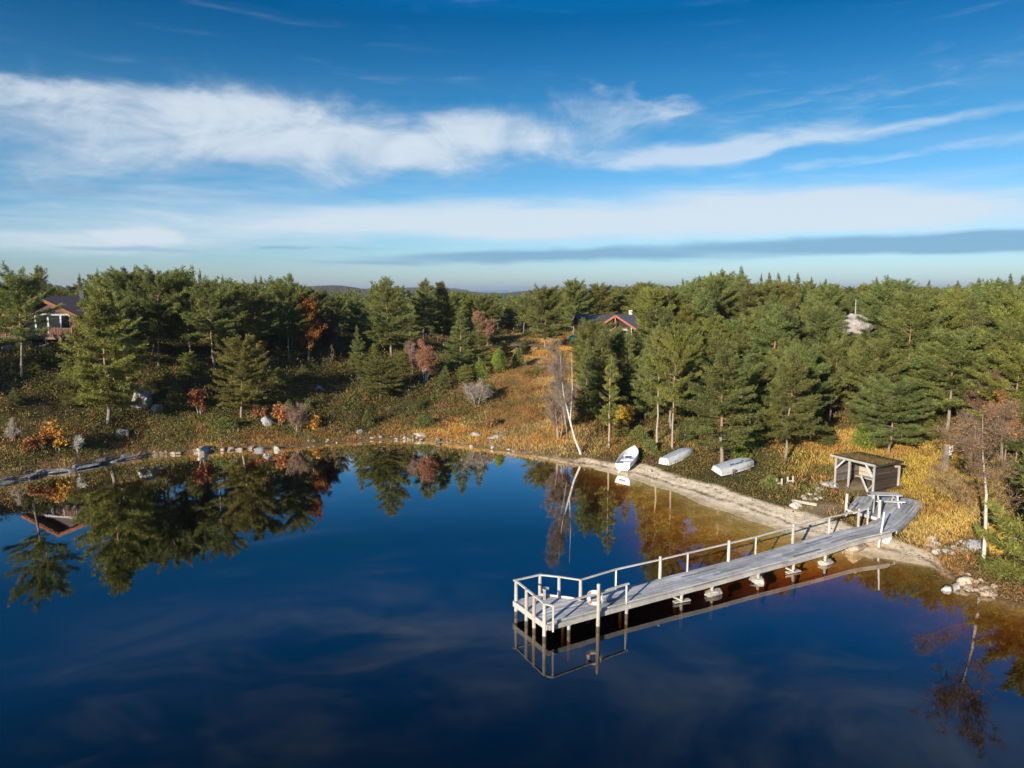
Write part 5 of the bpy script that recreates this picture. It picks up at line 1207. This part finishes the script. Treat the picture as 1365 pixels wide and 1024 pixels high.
# ------------------------------------------------------------------ ground plants
def cover():
    r = np.random.default_rng(17)
    N = 190000
    az = r.uniform(R(-44), R(44), N); rr = 32 + (150 - 32) * r.random(N) ** 1.25; X = rr * np.sin(az); Y = rr * np.cos(az); S = sdist(X, Y); m = S > .15
    X, Y, S, rr = X[m], Y[m], S[m], rr[m]; Z = height(X, Y, S); PX, PY = proj(X, Y, Z)
    sw = sandw(X, Y); m = (PX > -80) & (PX < 1450) & ((S > sw + .1) | (sw < .12))
    # keep the decks, the track, the fire place and the shelter's floor clear
    pad = np.vstack([LR[:, :2], LL[::-1, :2], LW[::-1, :2], LL[:1, :2]])
    def inside(poly, x, y):
        ins = np.zeros(x.shape, bool)
        for a, b in zip(poly, np.roll(poly, -1, 0)):
            c = (a[1] > y) != (b[1] > y); ins ^= c & (x < (b[0] - a[0]) * (y - a[1]) / (b[1] - a[1] + 1e-12) + a[0])
        return ins
    m &= ~inside(np.array([LR[0], LR[1], LR[2], LL[1], LW[1], LW[0], LL[0]])[:, :2], X, Y); m &= ~inside(np.vstack([ea[:, :2], eb[::-1, :2]]), X, Y)
    c_, s_ = math.cos(rzs), math.sin(rzs); lx = (X - she.location.x) * c_ + (Y - she.location.y) * s_; ly = -(X - she.location.x) * s_ + (Y - she.location.y) * c_
    m &= ~((np.abs(lx - .25) < hw + .45) & (ly > -1.3) & (ly < dp + .3))
    m &= ~((blob(PX, PY, 690, 461, 42, 7) > .5) & (S > 20)) & ~(blob(PX, PY, 735, 488, 34, 3.2) > .5) & ~((blob(PX, PY, 1095, 677, 38, 8) > .6) & (S < 12))
    for b_, l_, w_ in ((b1, 2.3, .8), (b2, 2.2, .8), (b3, 2.3, 1.3)):
        a = b_.rotation_euler.z; dx, dy = X - b_.location.x, Y - b_.location.y; m &= ~((np.abs(dx * math.cos(a) + dy * math.sin(a)) < l_) & (np.abs(-dx * math.sin(a) + dy * math.cos(a)) < w_))
    sw = sw[m]; X, Y, S, rr, Z, PX, PY = X[m], Y[m], S[m], rr[m], Z[m], PX[m], PY[m]
    g = gold(PX, PY, X, Y); n1 = fbm(X / 2.2, Y / 2.2, 81); n2 = fbm(X / 6, Y / 6, 83); n3 = r.random(len(X))
    shore = sstep(8, 2, S) * np.interp(PX, [-100, 190, 260, 780, 800], [.45, .45, 1, 1, 0])
    bright = blob(PX, PY, 310, 570, 90, 22) + blob(PX, PY, 1075, 622, 60, 22) + blob(PX, PY, 860, 590, 40, 18) + blob(PX, PY, 50, 455, 60, 12) * .7
    pg = np.clip(g * sstep(.15, .42, n1 + .12) + shore * sstep(.35, .6, n2), 0, 1)
    isg = n3 < pg * .95; isb = ~isg & (n3 > 1 - bright * sstep(.3, .55, n2))
    right = blob(PX, PY, 1230, 640, 140, 70)
    def spread(idx, K, rad, hgt, size, wid, cols, name, mat, up, thin=1.):
        i = np.flatnonzero(idx); i = i[r.random(len(i)) < thin]; n = len(i)
        if not n: return
        sc = r.uniform(.6, 1.35, n) * np.where(rr[i] > 100, 1.25, 1)
        o_ = r.normal(size=(n, K, 3)) * np.array([rad, rad, 0]) * sc[:, None, None]; hz = r.random((n, K)) ** 1.2 * hgt * sc[:, None] * np.exp(-(o_[..., 0] ** 2 + o_[..., 1] ** 2) / (2 * rad * rad))
        c = np.stack([X[i][:, None] + o_[..., 0], Y[i][:, None] + o_[..., 1], Z[i][:, None] + hz - .03], -1).reshape(-1, 3)
        d = norm(np.stack([o_[..., 0] / rad * .5, o_[..., 1] / rad * .5, np.full((n, K), up)], -1).reshape(-1, 3) + r.normal(size=(n * K, 3)) * .45)
        l = size * r.uniform(.6, 1.4, n * K) * np.repeat(sc, K)
        cc = cols(i); cc = np.repeat(cc, K, 0) * r.uniform(.78, 1.22, (n * K, 1))
        mb = MB(); mb.diamonds(c, d, l, l * wid, np.clip(cc, .004, .7), r=r); o = mb.build(name, mat); o['kind'] = 'stuff'; print(name, n, n * K)
    def heath(i):
        a = sstep(.38, .62, n1[i])[:, None]; b = sstep(.46, .62, n2[i])[:, None]
        return (np.array([.115, .100, .028]) * (1 - a) + np.array([.17, .122, .036]) * a) * (1 - b) + np.array([.23, .125, .048]) * b
    def shr(i):
        q = r.random((len(i), 1)); c = np.where(q < .35, np.array([.085, .092, .024]), np.where(q < .65, np.array([.15, .12, .034]), np.where(q < .88, np.array([.22, .115, .045]), np.array([.12, .14, .032]))))
        return c * (.7 + .6 * r.random((len(i), 1)))
    def grass(i):
        a = sstep(.35, .65, n1[i])[:, None]; b = sstep(.42, .6, n2[i])[:, None]; rt = right[i][:, None]
        n5 = fbm(X[i] / 3.5, Y[i] / 3.5, 87); q = .6 * sstep(.55, .66, n5)[:, None]; v = .8 * sstep(.38, .31, n5)[:, None]
        gg = (np.array([.50, .235, .05]) * (1 - a) + np.array([.60, .38, .10]) * a) * (1 - b) + np.array([.36, .165, .05]) * b
        gg = gg * (1 - q) + np.array([.50, .37, .16]) * q; gg = gg * (1 - v) + np.array([.15, .14, .04]) * v
        return gg * (1 - rt) + ((np.array([.48, .33, .06]) * a + np.array([.38, .22, .06]) * (1 - a)) * (1 - v) + np.array([.20, .18, .04]) * v) * rt
    def green(i): return np.tile(np.array([.115, .135, .025]), (len(i), 1)) * (1 + .25 * r.normal(size=(len(i), 1))) + np.array([.06, .01, 0]) * n2[i][:, None]
    spread(~isg & ~isb, 17, .30, .42, .105, .48, heath, 'heather', M_COVER, .6, .58)
    sh_ = np.where(PX > 790, .35, 1.0) * sstep(.36, .52, n2) * sstep(.6, 2.5, S - sw)
    spread(~isb & (r.random(len(X)) < sh_ * np.where(isg, .12, 1)), 95, .46, 1.05, .15, .40, lambda i: shr(i), 'shrubs', M_COVER, .75, .17)
    spread(~isb & (PX < 660) & (S > 2.5) & (n1 > .47) & (r.random(len(X)) < np.where(isg, .1, 1) * .085), 190, .62, 1.5, .17, .40, lambda i: shr(i) * .9, 'tall_shrubs', M_COVER, .75)
    spread(isg, 16, .24, .22, .26, .09, grass, 'dry_grass', M_COVER, 1.3, .8)
    spread(isb, 14, .25, .38, .13, .5, green, 'green_undergrowth', M_COVER, .6)
cover()
def litter():
    r = np.random.default_rng(5); n = 60000
    x = r.uniform(4, 32, n); y = r.uniform(33, 66, n); s = sdist(x, y); w_ = sandw(x, y); k1 = fbm(x / 3.1, y / 3.1, 41); k2 = fbm(x / 11, y / 11, 51)
    m = (s > .1) & (s < w_ + .3) & (w_ > .4) & ((np.abs(s - w_ * .42 - (k1 - .5) * .9) < .10 * r.random(n) * 3) | (np.abs(s - w_ * .68 - (k2 - .5) * 1.2) < .06 + .1 * r.random(n)) | (r.random(n) < .06))
    x, y = x[m], y[m]; z = height(x, y); c = np.stack([x, y, z + .01], 1); n = len(c); d = norm(r.normal(size=(n, 3)) * (1, 1, .25)); l = r.uniform(.05, .16, n)
    mb = MB(); mb.diamonds(c, d, l, l * .45, np.array([.11, .07, .04]) * r.uniform(.4, 1.6, (n, 1)), r=r); mb.build('leaf_litter', M_COVER)['kind'] = 'stuff'; print('litter', n)
litter()

# ------------------------------------------------------------------ sky, sun, camera
SUN_EL, SUN_H = 16.5, norm(np.array([-.54, -.84, 0]))
sc = bpy.context.scene
w = bpy.data.worlds.new('World'); sc.world = w; w.use_nodes = True
class WT(NT):
    def __init__(s, tree): s.t = tree; tree.nodes.clear(); s.out = s.n('ShaderNodeOutputWorld')
t = WT(w.node_tree)
sky = t.n('ShaderNodeTexSky', sky_type='NISHITA'); sky.sun_disc = False; sky.sun_elevation = R(SUN_EL); sky.sun_rotation = math.atan2(SUN_H[0], SUN_H[1])
sky.altitude = 0; sky.air_density = 1.0; sky.dust_density = .6; sky.ozone_density = 2.5
dirv = t.n('ShaderNodeTexCoord').outputs['Generated']
sx = t.n('ShaderNodeSeparateXYZ', i_0=dirv)
el = t.math('MULTIPLY', t.math('ARCSINE', sx.outputs[2]), 57.2958); az = t.math('MULTIPLY', t.math('ARCTAN2', sx.outputs[0], sx.outputs[1]), 57.2958)
ae = t.n('ShaderNodeCombineXYZ', i_0=az, i_1=el, i_2=0.0).outputs[0]
STR = .088
up = t.ramp(t.math('DIVIDE', el, 40.0, clamp=True), [(0, SKYT[0]), (.12, SKYT[1]), (.3, SKYT[2]), (.49, SKYT[3]), (.62, SKYT[4]), (1, SKYT[4])])
base = t.mix(1.0, sky.outputs[0], up, 'MULTIPLY')
base = t.n('ShaderNodeVectorMath', operation='SCALE', i_0=base); base.inputs['Scale'].default_value = STR; base = base.outputs[0]
def azel(px, py):
    d = ray(px, py); d /= np.linalg.norm(d); return math.degrees(math.atan2(d[0], d[1])), math.degrees(math.asin(d[2]))
def vm(op, a, b=None, c=None):
    nd = t.n('ShaderNodeVectorMath', operation=op)
    for k, v in enumerate((a, b, c)):
        if v is None: continue
        if hasattr(v, 'is_output'): t.l(v, nd.inputs[k])
        else: nd.inputs[k].default_value = v
    return nd
def blobs(L, warp):
    """sum of soft patches of cloud, each round a direction of the sky; sl tilts a patch"""
    tot = None
    for px, py, rx, ry, wt, sl in L:
        a0, e0 = azel(px, py); ra, re = rx * .057, ry * .057
        src = warp
        s1 = vm('SUBTRACT', src, (a0, e0, 0)).outputs[0]
        if sl:
            q = t.n('ShaderNodeSeparateXYZ', i_0=s1); s1 = t.n('ShaderNodeCombineXYZ', i_0=q.outputs[0], i_1=t.math('MULTIPLY_ADD', q.outputs[0], -sl, q.outputs[1]), i_2=0.0).outputs[0]
        v = vm('MULTIPLY', s1, (1 / ra, 1 / re, 0)).outputs[0]
        d = vm('DOT_PRODUCT', v, v).outputs[1]
        g = t.math('MULTIPLY', t.math('POWER', 2.71828, t.math('MULTIPLY', t.math('POWER', d, 1.25), -1.0)), wt)
        tot = g if tot is None else t.math('ADD', tot, g)
    return tot
dv = t.math('ADD', t.math('MAXIMUM', sx.outputs[2], 0.0), .035); pl = t.n('ShaderNodeCombineXYZ', i_0=t.math('DIVIDE', sx.outputs[0], dv), i_1=t.math('DIVIDE', sx.outputs[1], dv), i_2=0.0).outputs[0]
def nz(scale, stretch, detail=7, rough=.6, dist=0., off=(0, 0, 0), src=None):
    v = vm('MULTIPLY_ADD', src if src is not None else pl, stretch, off).outputs[0]
    return t.noise(scale, v, detail, rough, dist)
wv = t.n('ShaderNodeTexNoise', i_Scale=.16, i_Detail=5); t.l(vm('MULTIPLY', ae, (1, 2.4, 1)).outputs[0], wv.inputs['Vector'])
warp = vm('ADD', ae, vm('MULTIPLY', vm('SUBTRACT', wv.outputs['Color'], (.5, .5, .5)).outputs[0], (14, 4.2, 0)).outputs[0]).outputs[0]
def ss(x, a, b):
    m = t.n('ShaderNodeMapRange', interpolation_type='SMOOTHSTEP', i_Value=x); m.inputs[1].default_value = a; m.inputs[2].default_value = b; return m.outputs[0]
calm = vm('ADD', ae, vm('MULTIPLY', vm('SUBTRACT', wv.outputs['Color'], (.5, .5, .5)).outputs[0], (10, .9, 0)).outputs[0]).outputs[0]
def layer(L, n, amp, a, b, src=None): return ss(t.math('MULTIPLY_ADD', n, amp, t.math('SUBTRACT', blobs(L, src or warp), amp * .5)), a, b)
n1 = nz(.9, (.62, 1.0, 1), 9, .60, .9)
n1b = nz(.16, (1, 1.7, 1), 7, .62, .6, (3.7, 8.1, 0), ae)
nm = t.math('MULTIPLY_ADD', n1b, .6, t.math('MULTIPLY', n1, .4))
high = layer([(35, 120, 85, 13, .8, .12), (60, 190, 190, 60, .85, 0), (270, 165, 190, 55, .95, 0), (430, 190, 160, 48, .95, 0), (590, 190, 150, 42, .9, 0), (730, 168, 150, 34, .8, .03), (905, 138, 60, 13, .95, .12), (820, 125, 40, 7, .5, -.3), (720, 215, 170, 18, .6, 0), (900, 170, 200, 30, .35, .05)], nm, 2.7, .22, 1.85)
n2 = nz(.42, (.6, 2.6, 1), 8, .62, .8, (13, 5, 0), ae)
streak = layer([(880, 210, 110, 18, .85, .02), (1010, 190, 130, 13, .95, .10), (1180, 174, 210, 8, .8, .08), (1160, 212, 220, 7, .62, .07), (1180, 120, 260, 26, .30, .12)], n2, 1.3, .12, 1.35, calm)
n3 = nz(.24, (.4, 3.6, 1), 7, .6, .5, (3, 9, 0), ae)
low = layer([(900, 290, 320, 30, .95, 0), (1200, 284, 280, 26, .85, -.01), (560, 300, 320, 24, .75, 0), (90, 322, 180, 17, .8, 0), (180, 315, 26, 8, .9, 0), (300, 280, 330, 46, .42, 0), (1100, 250, 300, 14, .35, .02)], n3, 1.3, .05, 1.25, calm)
n4 = nz(.2, (.35, 5, 1), 7, .6, .5, (31, 2, 0), ae)
dark = layer([(1010, 332, 340, 13, 1.0, .012), (1330, 322, 220, 14, 1.0, .012), (620, 345, 260, 9, .9, .03), (160, 331, 100, 4, .85, 0), (380, 331, 30, 3, .7, 0), (60, 248, 130, 8, .6, 0), (280, 262, 200, 9, .4, 0), (480, 332, 60, 3, .6, 0)], n4, 1.25, .15, 1.25, calm)
# thin high wisps, seen overhead and in the water
nw = nz(1.5, (.9, 1.3, 1), 7, .6, 1.3, (2.2, .7, 0)); nw2 = nz(.55, (1, 1, 1), 3, .5, .4, (7.2, 1.7, 0))
wisp = t.math('MULTIPLY', t.math('MULTIPLY', ss(nw, .38, .78), ss(nw2, .40, .62)), ss(el, 21, 29))
veil = t.math('MULTIPLY', ss(nz(.7, (.3, 1.1, 1), 8, .62, 1.2, (4, 4, 0)), .4, .8), t.math('MULTIPLY', ss(el, 17, 11), ss(el, 2, 6)))
c = base
def over(f, col, k):
    global c
    c = t.mix(t.math('MULTIPLY', f, k), c, col)
shade = t.ramp(t.math('MULTIPLY_ADD', high, .45, t.math('MULTIPLY_ADD', ss(el, 6.5, 14.5), .40, t.math('MULTIPLY_ADD', n1b, .9, -.35))), [(.2, CLOUD[0]), (.5, CLOUD[4]), (.85, CLOUD[1])])
over(veil, CLOUD[4], .17); over(low, CLOUD[2], .86); over(dark, CLOUD[3], .8); over(high, shade, .80); over(streak, CLOUD[1], .62); over(wisp, CLOUD[1], .6)
bg = t.n('ShaderNodeBackground', i_Color=c); bg.inputs['Strength'].default_value = 1.0
t.l(bg.outputs[0], t.out.inputs['Surface'])
w.cycles.sampling_method = 'MANUAL'; w.cycles.sample_map_resolution = 512
sun = bpy.data.lights.new('sun', 'SUN'); sun.energy = SUNP; sun.angle = R(.5); sun.color = (1, .90, .76)
so = bpy.data.objects.new('sun', sun); C.objects.link(so)
sd = np.array([SUN_H[0] * math.cos(R(SUN_EL)), SUN_H[1] * math.cos(R(SUN_EL)), math.sin(R(SUN_EL))]); so.rotation_euler = Vector(-sd).to_track_quat('-Z', 'Y').to_euler(); so.location = (-30, -40, 40)
if HAZE:
    t = NT('haze_air'); pv = t.n('ShaderNodeVolumePrincipled'); pv.inputs['Color'].default_value = (.75, .85, 1, 1); pv.inputs['Density'].default_value = HAZE; pv.inputs['Anisotropy'].default_value = .3; t.l(pv.outputs[0], t.out.inputs['Volume'])
    mb = MB(); mb.box((0, 8300, 22), (22000, 16900, 66)); hz = mb.build('haze', t.m); hz['kind'] = 'stuff'
cam = bpy.data.cameras.new('camera'); cam.sensor_fit = 'HORIZONTAL'; cam.sensor_width = 36; cam.lens = FPX / 1365 * 36; cam.clip_end = 30000; cam.clip_start = .1
co = bpy.data.objects.new('camera', cam); C.objects.link(co); co.location = (0, 0, CAMH); co.rotation_euler = (R(90) - PITCH, 0, 0); sc.camera = co
sc.view_settings.view_transform = 'Standard'; sc.view_settings.look = 'None'; sc.view_settings.exposure = EXPO; sc.view_settings.gamma = 1; sc.view_settings.use_curve_mapping = False
sc.render.engine = 'CYCLES'; cy = sc.cycles; cy.use_denoising = True; cy.max_bounces = 6; cy.diffuse_bounces = 2; cy.glossy_bounces = 3; cy.transmission_bounces = 4; cy.transparent_max_bounces = 12; cy.volume_bounces = 0
cy.sample_clamp_indirect = 6; cy.caustics_reflective = False; cy.caustics_refractive = False
